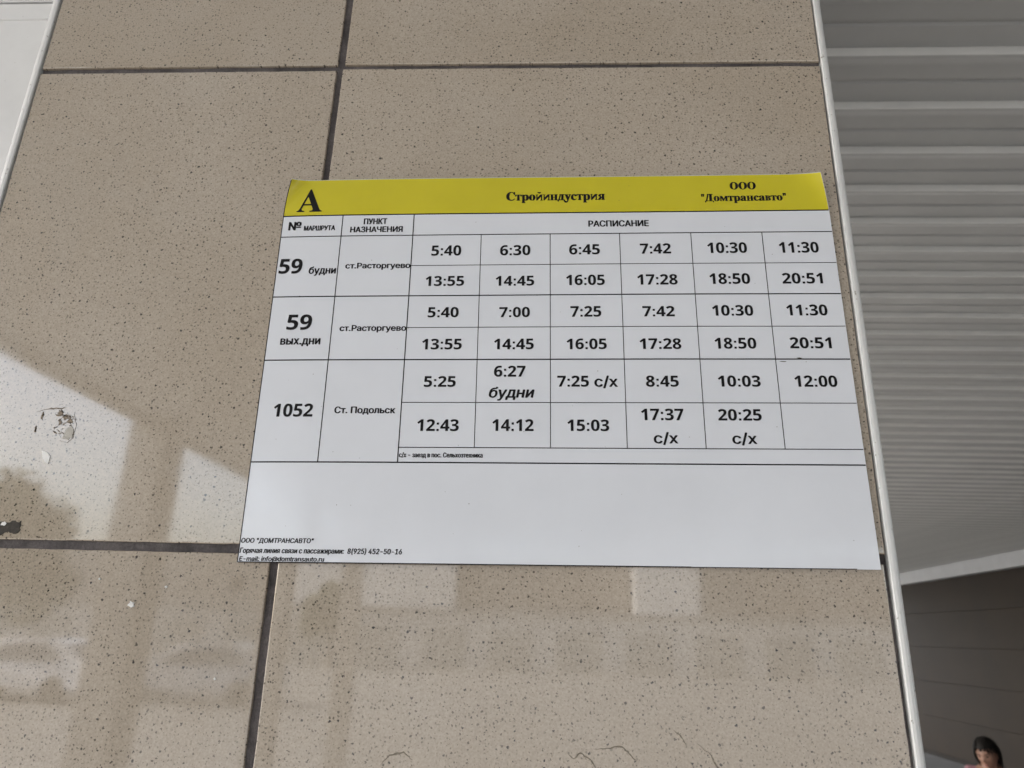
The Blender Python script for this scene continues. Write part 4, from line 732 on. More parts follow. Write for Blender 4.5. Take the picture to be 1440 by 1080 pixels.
'с': (396, [207,-8,159,-2,117,16,82,46,56,85,40,133,34,187,40,243,56,291,82,330,117,360,159,378,207,384,234,383,260,377,284,368,305,356,324,341,340,322,353,301,362,277,303,262,298,276,290,289,281,301,270,311,257,319,242,325,226,329,207,330,173,325,145,310,124,287,108,258,99,224,96,187,99,151,108,117,124,89,145,66,173,51,207,46,226,48,243,52,258,58,271,66,282,76,292,89,299,102,304,117,363,102,354,78,341,56,325,37,306,21,285,9,261,-1,235,-6], [5,4,37,37,36,5,6,5,36,36,35,6,35,34,6,7,6,34,34,33,7,8,7,33,28,13,12,28,12,29,0,41,1,40,1,41,30,29,11,29,12,11,1,40,2,40,39,2,3,2,39,39,38,3,4,3,38,37,4,38,8,33,32,9,8,32,32,31,9,10,9,31,31,30,10,30,11,10,43,57,56,56,44,43,26,14,27,44,56,55,55,45,44,25,15,26,14,26,15,53,52,47,48,47,52,52,51,48,49,48,51,51,50,49,20,19,21,22,21,19,19,18,22,45,55,54,46,45,54,54,53,46,53,47,46,22,18,23,18,17,23,24,23,17,17,16,24,25,24,16,15,25,16,41,0,57,42,41,57,57,43,42,13,28,27,27,14,13]),
'т': (325, [132,0,132,325,6,325,6,379,319,379,319,325,193,325,193,0], [3,2,1,5,4,6,1,0,7,7,6,1,3,1,6,6,4,3]),
'у': (389, [47,-139,61,-86,71,-87,88,-90,104,-89,118,-84,130,-74,141,-58,151,-36,163,-1,17,379,84,379,165,155,177,121,187,87,196,53,206,21,184,21,193,53,202,87,212,121,224,155,305,379,371,379,204,-58,191,-85,177,-107,159,-124,139,-136,117,-143,91,-145,77,-145,65,-143,54,-141,194,59], [33,1,0,32,2,33,1,33,2,29,4,30,3,30,4,4,29,28,28,5,4,30,3,31,32,31,3,2,32,3,14,13,9,22,21,23,23,21,16,20,16,21,23,16,24,19,15,16,16,20,19,24,16,9,17,9,16,16,15,17,15,18,17,9,17,18,14,9,18,18,15,34,5,28,27,6,5,27,27,26,6,7,6,26,26,25,7,25,24,7,8,7,24,24,9,8,9,13,12,11,10,12,12,10,9,15,19,34,14,18,34]),
'х': (379, [21,0,171,218,171,171,29,379,100,379,147,306,164,279,179,253,193,229,207,206,175,206,190,229,202,253,216,279,233,306,282,379,352,379,209,169,209,214,358,0,287,0,231,85,214,112,200,136,187,159,173,182,205,182,191,159,178,136,165,112,148,85,91,0,155,195,191,232,224,192,189,155], [0,31,30,4,3,5,1,2,25,25,10,1,28,24,2,25,2,24,1,10,11,11,7,1,28,2,29,30,29,2,0,30,2,2,1,32,5,3,1,6,5,1,1,7,6,9,26,17,17,18,9,27,23,17,17,26,27,9,18,8,12,8,18,20,19,21,16,15,14,17,23,22,22,21,17,21,19,17,17,19,34,18,17,34,16,14,18,14,13,18,12,18,13,24,28,35,24,35,27,25,24,27,27,26,25,10,25,26,26,9,10,11,10,9,9,8,11,11,8,33,1,3,32,0,2,32,8,12,33,7,11,33,16,18,34,23,27,35]),
'ч': (401, [198,118,138,127,92,153,62,197,53,258,53,379,114,379,114,258,120,221,138,195,165,180,198,175,233,177,264,182,294,189,324,199,324,143,305,136,285,130,265,125,244,122,222,119,287,0,287,379,348,379,348,0,287,131,287,187], [5,4,7,7,6,5,21,11,0,10,0,11,0,10,1,9,1,10,1,9,2,9,8,2,3,2,8,4,3,8,7,4,8,12,20,19,13,12,19,19,18,13,15,16,25,25,24,15,25,16,17,14,17,16,16,15,14,23,14,15,15,24,23,25,17,22,22,17,26,17,14,27,14,23,27,20,12,21,11,21,12,13,18,26,27,13,26,26,17,27]),
'ы': (511, [104,244,214,244,256,240,290,228,317,210,337,186,349,156,353,123,349,90,337,61,317,36,290,16,255,4,214,0,53,0,53,379,114,379,114,56,214,56,245,61,270,74,286,95,292,121,286,148,270,169,245,183,214,187,104,187,397,0,397,379,458,379,458,0,114,244,114,187], [15,14,27,27,0,15,13,18,17,13,17,14,27,14,17,15,0,16,26,25,2,1,26,2,18,13,12,12,19,18,0,27,32,16,0,32,10,9,21,31,30,29,21,9,8,22,21,8,8,7,22,7,6,22,23,22,6,6,5,23,19,12,11,20,19,11,11,10,20,10,21,20,23,5,24,5,4,24,4,3,24,25,24,3,2,25,3,26,1,32,32,33,26,33,32,27,27,17,33,28,31,29]),
'ь': (388, [104,244,214,244,256,240,290,228,317,210,337,186,349,156,353,123,349,90,337,61,317,36,290,16,255,4,214,0,53,0,53,379,114,379,114,56,214,56,245,61,270,74,286,95,292,121,286,148,270,169,245,183,214,187,104,187,114,244,114,187], [15,14,27,13,17,14,27,14,17,15,27,0,0,16,15,12,19,18,25,2,26,1,26,2,12,18,13,17,13,18,0,27,28,16,0,28,20,11,10,21,20,10,10,9,21,9,8,21,22,21,8,8,7,22,7,6,22,23,22,6,6,5,23,24,23,5,5,4,24,3,24,4,19,12,11,11,20,19,24,3,25,2,25,3,26,1,28,28,29,26,29,28,27,27,17,29]),
'я': (385, [332,0,271,0,271,326,184,326,142,322,114,309,98,288,93,259,98,231,114,211,143,198,184,194,298,194,298,142,180,142,115,150,68,174,41,211,32,259,41,308,68,346,115,371,180,379,332,379,85,0,15,0,122,172,190,172,271,194,271,142,110,153,172,143], [24,15,30,9,8,16,17,16,8,8,7,17,18,17,7,19,18,7,7,6,19,20,19,6,6,5,20,5,21,20,15,31,26,3,22,4,12,13,0,0,23,12,0,13,1,12,23,2,11,10,27,22,3,2,2,23,22,15,24,31,30,15,26,9,16,26,26,10,9,21,5,4,4,22,21,29,28,27,28,29,13,11,27,28,12,2,28,13,12,28,1,13,29,27,14,29,25,24,30,26,16,30,10,26,27,14,27,31,27,26,31]),
'№': (761, [60,0,60,509,122,509,349,121,353,121,353,509,416,509,416,0,355,0,129,385,124,385,124,0,479,153,479,205,696,205,696,153,587,249,553,252,524,263,500,281,483,304,472,333,468,366,468,399,472,432,482,461,500,484,524,502,553,513,587,516,621,513,650,502,673,484,691,460,701,432,705,399,705,366,701,332,691,304,673,281,650,263,621,252,587,298,612,303,630,317,641,338,645,366,645,399,641,426,630,447,612,460,587,465,561,460,543,447,532,426,528,399,528,366,532,338,543,317,561,303], [11,10,0,1,0,10,2,1,10,10,9,2,8,7,4,3,9,8,8,4,3,9,3,2,18,58,19,20,19,58,58,57,20,55,54,24,25,24,54,54,53,25,26,25,53,53,27,26,20,57,21,57,56,21,22,21,56,23,22,56,56,55,23,55,24,23,6,5,4,16,42,17,59,17,42,52,51,28,42,16,41,41,43,42,50,30,51,30,29,51,28,51,29,37,36,46,47,46,36,36,35,47,35,34,47,48,47,34,34,33,48,43,41,40,44,43,40,40,39,44,39,38,44,45,44,38,38,37,45,37,46,45,48,33,49,33,32,49,32,31,49,50,49,31,30,50,31,15,14,12,17,59,18,58,18,59,27,53,52,52,28,27,4,7,6,13,12,14]),
},
'num': {
'0': (384, [191,-7,116,10,64,59,34,137,24,240,28,312,40,373,62,421,93,457,136,480,191,487,266,471,318,422,349,344,359,240,355,168,343,107,321,59,290,23,247,1,191,75,223,85,244,116,255,168,259,240,255,312,244,363,223,395,191,405,159,395,139,363,128,312,125,240,128,168,139,117,159,86], [5,4,32,0,20,1,20,35,1,2,1,35,35,34,2,3,2,34,34,33,3,4,3,33,32,4,33,5,32,31,6,5,31,31,30,6,7,6,30,30,29,7,8,7,29,29,9,8,10,28,27,15,14,24,21,19,18,18,17,21,22,21,17,17,16,22,23,22,16,16,15,23,15,24,23,24,14,25,14,13,25,26,25,13,13,12,26,27,26,12,12,11,27,10,27,11,20,0,19,19,21,20,9,29,28,28,10,9]),
'1': (384, [176,0,176,277,176,298,177,323,178,350,179,373,173,367,164,358,154,348,144,340,89,296,40,357,194,480,277,480,277,0], [11,10,9,11,9,8,8,7,11,7,6,11,12,5,13,14,13,1,2,1,13,3,2,13,4,3,13,13,5,4,14,1,0,5,12,6,11,6,12]),
'2': (384, [27,0,27,71,147,192,180,226,206,254,225,278,238,300,245,322,248,345,244,370,232,388,213,398,189,402,162,398,136,389,109,373,81,353,26,418,47,435,70,451,95,465,123,476,157,484,197,486,241,482,278,469,308,449,330,423,344,392,349,357,345,319,333,284,313,252,287,220,254,186,215,148,153,90,153,85,362,85,362,0], [14,21,20,18,17,16,16,15,18,19,18,15,15,14,19,14,20,19,11,23,12,22,13,12,12,23,22,1,0,37,37,36,1,36,2,1,21,14,13,13,22,21,24,10,25,33,32,5,6,5,32,32,31,6,7,6,31,31,30,7,8,7,30,30,29,8,9,8,29,29,28,9,28,27,9,27,26,9,10,9,26,25,10,26,37,0,39,39,38,37,2,36,35,3,2,35,35,34,3,4,3,34,34,33,4,33,5,4,10,24,11,23,11,24]),
'3': (384, [164,-7,90,0,26,19,26,105,57,92,90,82,123,76,153,74,199,79,229,93,246,115,251,146,249,164,241,180,227,192,206,200,176,206,136,208,99,208,99,285,136,285,175,288,204,294,223,304,235,317,242,332,244,350,240,373,228,390,207,401,175,404,143,401,116,393,93,381,73,369,26,439,57,458,92,473,134,483,183,486,249,479,300,456,332,420,343,372,336,327,313,293,280,268,240,253,240,251,291,238,327,216,350,183,357,140,352,100,337,65,311,35,274,12,225,-2], [3,2,4,6,5,1,2,1,5,4,2,5,35,34,33,36,35,33,33,32,36,32,37,36,39,30,29,7,0,8,20,17,16,21,20,16,38,31,30,30,39,38,6,1,0,0,7,6,19,18,17,17,20,19,37,32,31,31,38,37,53,52,11,52,51,11,9,57,56,56,55,9,10,9,55,55,54,10,54,53,10,53,11,10,11,51,12,51,50,12,50,49,12,13,12,49,14,13,49,48,14,49,25,24,46,46,45,25,45,44,25,26,25,44,44,43,26,27,26,43,43,42,27,42,41,27,28,27,41,40,28,41,8,0,57,57,9,8,14,48,15,16,15,48,21,16,48,48,47,21,22,21,47,23,22,47,47,46,23,46,24,23,28,40,29,39,29,40]),
'4': (384, [216,0,216,99,11,99,11,170,222,480,315,480,315,178,373,178,373,99,315,99,315,0,101,178,216,178,216,259,216,276,217,297,218,318,219,338,220,354,220,363,218,363,211,350,205,337,197,324,189,311], [3,2,11,3,11,24,11,2,1,1,12,11,23,22,21,8,7,6,8,6,9,16,15,6,17,16,6,18,17,5,19,18,5,5,4,19,20,19,4,1,0,10,10,9,1,12,1,9,9,6,12,13,12,6,14,13,6,6,15,14,20,4,21,23,21,4,24,23,4,3,24,4,5,17,6]),
'5': (384, [162,-7,125,-5,91,0,60,8,33,19,33,107,60,95,93,85,127,78,158,76,198,81,227,94,245,118,251,152,227,206,155,224,136,223,116,221,98,217,83,214,42,235,60,480,320,480,320,394,149,394,140,300,152,302,165,304,181,306,201,306,243,302,279,289,310,269,333,240,348,204,353,161,341,91,305,38,245,4], [2,7,3,7,6,3,4,3,6,5,4,6,15,26,25,8,1,9,15,25,16,17,16,25,18,17,25,1,8,2,7,2,8,20,19,18,18,25,20,25,24,20,21,20,24,10,0,38,38,11,10,14,30,29,36,35,13,35,34,13,34,33,13,11,38,37,12,11,37,37,36,12,36,13,12,13,33,14,33,32,14,32,31,14,30,14,31,9,1,0,0,10,9,14,29,15,29,28,15,28,27,15,26,15,27,23,22,24,21,24,22]),
'6': (384, [199,-7,152,-1,110,16,75,44,47,85,29,138,24,203,25,245,30,285,38,325,51,362,69,396,93,425,124,450,162,469,209,481,264,485,279,485,297,484,314,482,328,480,328,399,315,402,301,404,286,405,271,406,218,401,178,387,151,364,132,334,122,298,117,256,121,256,137,278,160,296,188,308,225,312,282,302,325,272,353,224,362,160,351,90,318,38,266,4,197,75,224,80,245,95,259,121,264,158,260,190,248,214,228,229,199,234,178,231,160,224,145,213,134,199,127,183,124,167,126,145,132,124,142,105,157,89,175,78], [6,5,58,7,6,31,8,7,31,31,30,8,9,8,30,54,53,33,53,34,33,1,63,2,63,62,2,3,2,62,62,61,3,4,3,61,61,60,4,60,59,4,5,4,59,58,5,59,6,58,57,57,56,6,31,6,56,56,55,31,32,31,55,55,54,32,54,33,32,9,30,29,10,9,29,11,10,29,29,28,11,12,11,28,13,12,28,44,0,45,51,36,52,35,52,36,15,26,16,18,24,23,23,19,18,17,25,24,24,18,17,22,21,20,19,23,22,22,20,19,45,0,43,46,45,43,43,42,46,47,46,42,42,41,47,41,40,47,48,47,40,49,48,40,40,39,49,50,49,39,39,38,50,38,37,50,51,50,37,36,51,37,16,26,25,25,17,16,0,44,1,63,1,44,34,53,52,52,35,34,13,28,27,14,13,27,27,26,14,26,15,14]),
'7': (384, [75,0,255,394,18,394,18,480,362,480,362,416,181,0], [1,6,5,5,4,1,6,1,0,3,2,1,1,4,3]),
'8': (384, [192,-7,121,2,67,28,35,68,24,122,30,166,50,201,80,229,116,251,86,273,61,299,44,331,38,371,44,406,60,435,85,457,117,473,153,482,192,486,232,482,268,473,300,457,324,435,340,406,345,370,339,331,321,299,293,274,259,253,284,239,308,222,329,203,346,180,356,154,360,124,355,87,339,55,313,29,280,9,239,-3,192,296,214,307,232,321,245,339,250,363,246,383,233,399,215,408,191,412,169,408,150,399,138,383,134,363,138,340,151,322,170,308,191,68,224,72,247,84,261,103,266,127,263,144,255,159,243,172,229,184,213,194,196,204,187,209,159,193,137,175,122,153,118,128,122,104,136,85,159,72], [2,72,3,4,3,72,72,71,4,5,4,71,0,56,74,49,48,17,48,18,17,0,74,1,74,73,1,2,1,73,72,2,73,5,71,70,6,5,70,7,6,70,70,69,7,8,7,69,69,68,8,68,67,8,67,40,8,40,55,8,55,54,8,9,8,54,54,53,9,10,9,53,11,10,53,53,52,11,12,11,52,13,12,52,52,51,13,14,13,51,15,14,51,51,50,15,16,15,50,50,49,16,49,17,16,65,64,28,66,65,28,42,41,28,35,34,60,34,33,60,57,39,38,58,57,38,38,37,58,59,58,37,37,36,59,36,35,59,35,60,59,60,33,61,33,32,61,32,31,61,62,61,31,31,30,62,63,62,30,30,29,63,64,63,29,28,64,29,42,28,27,43,42,27,27,26,43,26,25,43,44,43,25,25,24,44,24,23,44,45,44,23,23,22,45,22,21,45,46,45,21,21,20,46,47,46,20,19,47,20,39,57,0,56,0,57,66,28,67,40,67,28,28,41,40,47,19,48,18,48,19]),
'9': (384, [120,-7,104,-6,87,-6,69,-4,55,-2,55,79,69,77,83,75,98,73,113,73,166,77,205,92,233,114,251,144,262,181,267,222,263,222,246,201,225,183,197,171,156,167,101,176,58,206,31,254,21,318,32,388,65,441,117,474,185,485,231,479,273,462,309,434,336,393,354,340,360,275,358,234,354,193,346,154,333,117,315,83,290,53,260,28,221,9,175,-3,185,244,206,247,224,255,239,266,250,280,257,295,259,311,257,333,251,355,241,374,227,390,209,400,187,404,160,399,138,383,124,357,120,320,124,288,136,265,156,249], [2,8,7,8,2,1,1,9,8,2,7,3,7,6,3,4,3,6,5,4,6,56,28,57,43,10,0,19,44,20,63,20,44,9,1,0,0,10,9,20,63,21,63,62,21,22,21,62,23,22,62,62,61,23,24,23,61,61,60,24,60,59,24,25,24,59,26,25,59,59,58,26,27,26,58,58,57,27,57,28,27,45,18,17,46,45,17,37,36,14,15,14,36,36,35,15,35,34,15,34,33,50,41,40,12,40,39,12,13,12,39,39,38,13,38,37,13,37,14,13,46,17,16,47,46,16,16,15,47,48,47,15,49,48,15,15,34,49,34,50,49,50,33,51,33,32,51,52,51,32,53,52,32,32,31,53,54,53,31,31,30,54,55,54,30,29,55,30,10,43,42,11,10,42,42,41,11,41,12,11,44,19,18,18,45,44,55,29,56,28,56,29]),
},
'serif': {
'A': (437, [-9,0,-9,18,9,21,24,30,36,47,49,75,206,466,224,465,384,87,399,55,411,34,425,22,443,18,443,0,229,0,229,18,270,25,283,46,281,59,273,81,253,132,103,132,79,71,77,65,76,59,75,53,75,48,87,26,124,18,128,18,128,0,113,161,242,161,177,319], [1,0,2,26,25,4,5,4,25,28,30,29,30,28,27,30,27,0,2,0,27,3,2,27,4,3,27,26,4,27,5,25,24,24,23,5,23,22,5,22,21,5,21,31,5,6,33,7,16,15,14,7,33,32,17,8,18,19,18,8,11,13,12,10,9,17,8,17,9,16,14,13,13,11,16,11,10,16,10,17,16,19,8,20,32,20,8,7,32,8,20,32,21,31,21,32,5,31,33,33,6,5]),
'B': (443, [16,0,16,17,45,22,62,32,72,51,75,82,75,369,73,394,69,412,62,425,51,433,36,437,15,439,15,455,220,455,352,429,396,351,369,283,287,247,385,206,418,132,407,76,371,35,314,9,238,0,182,252,188,252,234,257,263,272,279,301,285,345,281,385,269,412,248,428,216,434,198,432,188,425,183,412,182,391,222,24,259,30,283,49,296,81,301,128,295,176,277,208,245,225,197,231,182,231,182,65,184,46,190,33,202,26], [2,1,0,13,12,11,13,11,10,6,48,25,25,38,6,47,26,48,25,48,26,3,2,52,52,51,3,4,3,51,51,50,4,50,49,4,5,4,49,49,48,5,48,6,5,6,38,7,38,37,7,8,7,37,37,36,8,9,8,36,10,9,36,39,24,40,27,46,28,14,34,33,23,42,41,42,23,22,22,21,42,43,42,21,21,20,43,20,19,43,44,43,19,18,44,19,17,16,30,16,15,30,40,24,23,23,41,40,44,18,45,46,45,18,28,46,18,29,28,18,18,17,29,17,30,29,30,15,31,32,31,15,33,32,15,14,33,15,2,0,24,52,2,24,24,39,52,46,27,47,26,47,27,34,14,35,36,35,14,10,36,14,13,10,14]),
'C': (468, [257,-11,193,-3,137,20,91,56,56,104,34,162,26,228,34,294,56,351,92,399,139,435,195,458,259,465,309,459,367,440,377,436,388,435,408,443,419,465,437,465,437,308,420,308,392,364,356,407,313,434,265,443,174,389,144,226,177,74,278,24,318,29,358,45,395,71,428,106,447,89,365,14], [25,12,11,0,29,1,28,1,29,25,11,26,1,28,2,3,2,28,4,3,28,28,27,4,5,4,27,6,5,27,7,6,27,8,7,27,27,26,8,9,8,26,10,9,26,26,11,10,35,31,30,16,15,23,15,14,23,24,23,14,13,24,14,34,33,32,21,20,22,20,19,22,17,22,19,18,17,19,34,32,35,31,35,32,16,23,22,22,17,16,35,30,0,29,0,30,24,13,25,12,25,13]),
'T': (423, [92,0,92,17,123,21,142,31,152,50,156,81,156,433,149,433,102,426,65,403,41,367,29,318,11,318,11,455,410,455,410,317,394,317,357,404,269,433,263,433,263,81,267,49,276,30,296,21,328,17,328,0], [12,11,10,13,12,10,10,9,13,2,1,0,13,9,8,8,7,13,6,20,19,23,25,24,17,16,15,15,14,17,17,14,18,19,18,14,25,23,0,23,22,0,2,0,22,3,2,22,4,3,22,22,21,4,21,20,4,5,4,20,20,6,5,13,7,6,6,19,13,19,14,13]),
'H': (523, [15,0,15,17,45,22,62,32,72,50,75,81,75,379,71,406,62,424,44,434,16,439,16,455,242,455,242,439,220,436,204,432,193,425,187,415,183,400,182,379,182,251,342,251,342,379,341,400,337,415,331,425,320,432,304,436,282,439,282,455,507,455,507,439,478,434,461,424,452,407,449,379,449,81,452,52,461,33,478,22,507,17,507,0,282,0,282,17,311,21,329,31,339,49,342,81,342,221,182,221,182,81,185,50,194,32,212,22,242,17,242,0], [1,0,2,9,11,10,50,49,5,6,5,49,50,5,4,55,54,53,13,12,14,15,14,12,2,0,55,55,53,2,53,52,2,3,2,52,4,3,52,52,51,4,50,4,51,6,49,20,20,19,6,19,18,6,7,6,18,18,17,7,8,7,17,17,16,8,16,15,8,9,8,15,11,9,15,15,12,11,29,27,26,43,42,44,27,29,28,22,21,35,41,40,39,31,30,32,44,42,41,41,39,44,45,44,39,39,38,45,46,45,38,38,37,46,47,46,37,37,36,47,48,47,36,36,35,48,35,21,48,22,35,23,35,34,23,24,23,34,34,33,24,25,24,33,26,25,33,33,32,26,32,30,26,29,26,30,20,49,48,48,21,20]),
'N': (494, [403,-11,107,350,107,79,110,49,119,31,136,21,167,17,167,0,18,0,18,17,39,19,54,23,65,30,71,41,75,57,76,79,76,388,49,421,36,433,28,436,18,439,18,455,156,455,391,169,391,377,390,399,386,414,379,425,369,431,353,436,331,439,331,455,480,455,480,439,450,434,433,425,425,407,422,377,422,-11], [11,10,8,9,8,10,21,20,19,19,18,21,13,12,4,4,3,13,14,13,3,3,2,14,15,14,2,2,1,15,16,15,1,5,4,11,4,12,11,31,30,29,29,28,31,0,38,23,24,23,37,34,33,32,23,38,37,0,23,1,24,37,25,37,36,25,26,25,36,36,35,26,27,26,35,28,27,35,35,34,28,34,32,28,31,28,32,11,8,7,5,11,7,7,6,5,1,23,22,16,1,22,17,16,22,18,17,22,21,18,22]),
'R': (473, [15,0,15,17,45,22,62,32,72,50,75,81,75,379,71,406,62,424,44,434,16,439,16,455,217,455,305,448,367,426,405,388,417,334,392,265,315,224,432,50,443,36,452,26,463,19,478,17,480,17,480,0,338,0,201,212,182,212,182,81,185,50,194,32,212,22,242,17,242,0,182,234,203,234,249,240,280,258,298,290,304,336,284,407,224,431,202,429,190,422,184,409,182,385], [11,10,9,1,0,2,35,46,6,35,28,27,27,36,35,3,2,31,4,3,31,31,30,4,5,4,30,30,29,5,29,28,5,28,35,5,35,6,5,6,46,7,46,45,7,45,44,7,8,7,44,34,33,32,39,38,18,18,38,37,41,13,42,12,42,13,23,25,24,22,21,25,25,23,22,25,21,26,21,20,26,19,26,20,26,18,27,26,19,18,39,18,17,40,39,17,17,16,40,16,15,40,15,14,40,41,40,14,13,41,14,2,0,34,34,32,2,31,2,32,18,37,27,36,27,37,42,12,43,44,43,12,8,44,12,9,8,12,11,9,12]),
'M': (634, [14,0,14,17,43,22,61,32,72,50,75,79,75,382,74,402,71,416,64,426,53,432,37,436,15,439,15,455,185,455,317,142,449,455,617,455,617,439,590,433,573,423,563,405,560,378,560,85,561,61,565,43,571,31,582,23,596,19,617,17,617,0,396,0,396,17,417,20,433,25,443,32,450,44,453,61,455,83,455,399,288,0,270,0,105,389,105,80,109,48,120,30,139,20,169,17,169,0], [1,0,2,11,13,12,13,11,10,6,5,43,6,43,42,46,48,47,48,46,0,2,0,46,46,45,2,3,2,45,45,44,3,4,3,44,44,43,4,43,5,4,6,42,7,8,7,42,42,14,8,9,8,14,10,9,14,13,10,14,34,33,31,32,31,33,39,15,40,28,27,30,30,29,28,18,17,19,30,27,31,34,31,27,27,26,34,35,34,26,36,35,26,26,25,36,25,24,36,37,36,24,38,37,24,23,38,24,38,23,22,39,38,22,22,21,39,16,39,21,21,20,16,20,19,16,19,17,16,41,40,15,41,15,42,14,42,15,39,16,15]),
'O': (525, [261,-11,213,-6,169,7,129,29,94,58,66,93,45,134,32,179,28,228,32,276,45,321,66,362,95,397,130,426,170,448,216,462,265,466,313,462,357,448,397,427,431,399,459,364,481,323,494,277,498,228,494,179,481,134,459,93,430,58,395,29,355,7,310,-6,265,12,351,66,379,228,371,321,348,389,310,430,260,443,174,389,145,228,153,135,177,67,215,26], [1,43,2,43,42,2,38,15,39,14,39,15,2,42,3,4,3,42,42,41,4,5,4,41,6,5,41,7,6,41,41,40,7,8,7,40,9,8,40,10,9,40,11,10,40,40,39,11,12,11,39,13,12,39,39,14,13,30,33,31,32,31,33,36,18,37,17,37,18,33,30,29,29,28,33,28,27,33,34,33,27,27,26,34,26,25,34,25,24,34,24,23,34,35,34,23,23,22,35,22,21,35,21,20,35,36,35,20,20,19,36,18,36,19,31,32,0,1,0,32,43,1,32,37,17,38,17,16,38,15,38,16]),
'p': (371, [17,-139,17,-124,31,-122,40,-117,47,-110,50,-101,52,-86,52,-64,52,243,51,269,46,283,37,291,19,295,19,310,143,310,143,263,180,305,230,319,264,314,293,298,317,274,335,241,346,203,350,160,346,113,334,72,316,38,291,12,261,-5,227,-10,183,1,148,32,148,-58,149,-81,152,-99,158,-110,167,-118,180,-121,197,-123,197,-139,195,28,222,36,239,59,249,99,253,154,250,208,241,248,225,270,199,278,171,267,148,235,148,69,167,38], [1,0,2,11,13,12,2,0,3,51,31,52,8,51,50,15,8,50,50,49,15,15,49,16,3,0,36,36,35,3,4,3,35,35,34,4,5,4,34,6,5,34,34,33,6,7,6,33,33,32,7,32,31,7,31,51,7,51,8,7,8,15,9,15,14,9,10,9,14,11,10,14,13,11,14,39,38,37,48,47,17,40,30,29,29,41,40,48,17,16,26,25,43,25,24,43,44,43,24,24,23,44,23,22,44,45,44,22,22,21,45,21,20,45,41,29,28,42,41,28,28,27,42,27,26,42,26,43,42,45,20,46,20,19,46,19,18,46,47,46,18,17,47,18,36,0,39,39,37,36,52,31,30,30,40,52,48,16,49]),
'o': (336, [169,-10,127,-5,90,11,60,37,38,70,24,110,19,154,24,199,38,239,60,272,90,297,127,313,168,318,209,313,245,298,275,273,298,240,312,200,317,154,312,108,298,69,275,36,245,11,210,-5,169,11,193,18,209,39,214,56,217,81,219,114,220,154,217,227,208,271,192,292,169,299,144,292,128,271,120,227,117,154,118,114,120,82,123,56,128,39,144,18], [5,4,39,39,38,5,6,5,38,7,6,38,0,43,1,43,42,1,36,35,11,35,12,11,1,42,2,42,41,2,3,2,41,41,40,3,4,3,40,39,4,40,7,38,37,8,7,37,9,8,37,37,36,9,10,9,36,36,11,10,23,26,25,33,32,13,20,19,29,30,29,19,19,18,30,18,17,30,26,23,22,27,26,22,22,21,27,28,27,21,21,20,28,20,29,28,30,17,31,17,16,31,16,15,31,32,31,15,15,14,32,13,32,14,23,25,0,25,24,0,43,0,24,12,35,34,34,33,12,33,13,12]),
'y': (300, [52,-140,29,-137,10,-125,-3,-107,-7,-84,-4,-67,5,-53,18,-43,36,-40,51,-42,64,-49,72,-61,75,-76,74,-79,74,-81,74,-84,74,-87,77,-96,86,-99,99,-93,114,-74,122,-60,129,-44,135,-26,140,-5,36,251,30,264,25,275,19,283,15,287,8,292,-3,293,-5,293,-5,310,162,310,162,293,146,292,136,289,130,284,128,275,129,271,130,267,131,262,133,257,185,119,230,241,234,251,236,260,237,267,238,274,236,284,229,289,219,292,203,293,203,310,300,310,300,293,287,290,277,281,268,265,259,242,162,-24,145,-65,129,-96,113,-117,95,-131,76,-138], [33,32,31,31,30,33,8,7,6,33,30,29,10,9,11,18,65,64,64,19,18,65,18,66,17,66,18,66,17,0,11,9,13,13,12,11,0,17,1,17,16,1,2,1,16,3,2,16,4,3,16,16,15,4,15,14,4,5,4,14,6,5,14,14,13,6,8,6,13,13,9,8,35,34,36,24,23,61,36,34,37,22,21,62,62,61,22,61,23,22,52,54,53,54,52,51,57,56,55,49,48,59,59,58,49,50,49,58,58,57,50,45,44,60,46,45,60,47,46,60,60,59,47,59,48,47,50,57,51,57,55,51,54,51,55,60,44,61,24,61,44,19,64,63,20,19,63,63,62,20,62,21,20,24,44,25,44,43,25,43,42,25,42,41,25,41,40,25,40,39,25,26,25,39,39,38,26,27,26,38,28,27,38,29,28,38,38,37,29,33,29,37,37,34,33]),
'c': (293, [156,-10,119,-5,87,11,59,35,38,68,24,106,19,150,25,196,40,237,64,271,96,297,133,313,175,319,218,314,250,298,271,275,277,245,275,228,266,215,253,207,236,204,206,216,196,251,196,256,197,261,197,266,197,271,190,290,169,297,126,269,112,187,118,123,137,76,166,48,204,38,239,47,271,72,285,60,227,8], [0,33,1,33,32,1,11,29,28,28,12,11,1,32,2,3,2,32,4,3,32,32,31,4,5,4,31,6,5,31,31,30,6,7,6,30,8,7,30,9,8,30,30,29,9,10,9,29,29,11,10,24,23,22,26,13,27,37,36,35,17,16,18,19,18,16,20,19,16,37,35,38,34,38,35,22,21,20,20,16,22,24,22,16,16,15,24,15,14,24,25,24,14,26,25,14,13,26,14,38,34,0,33,0,34,12,28,27,27,13,12]),
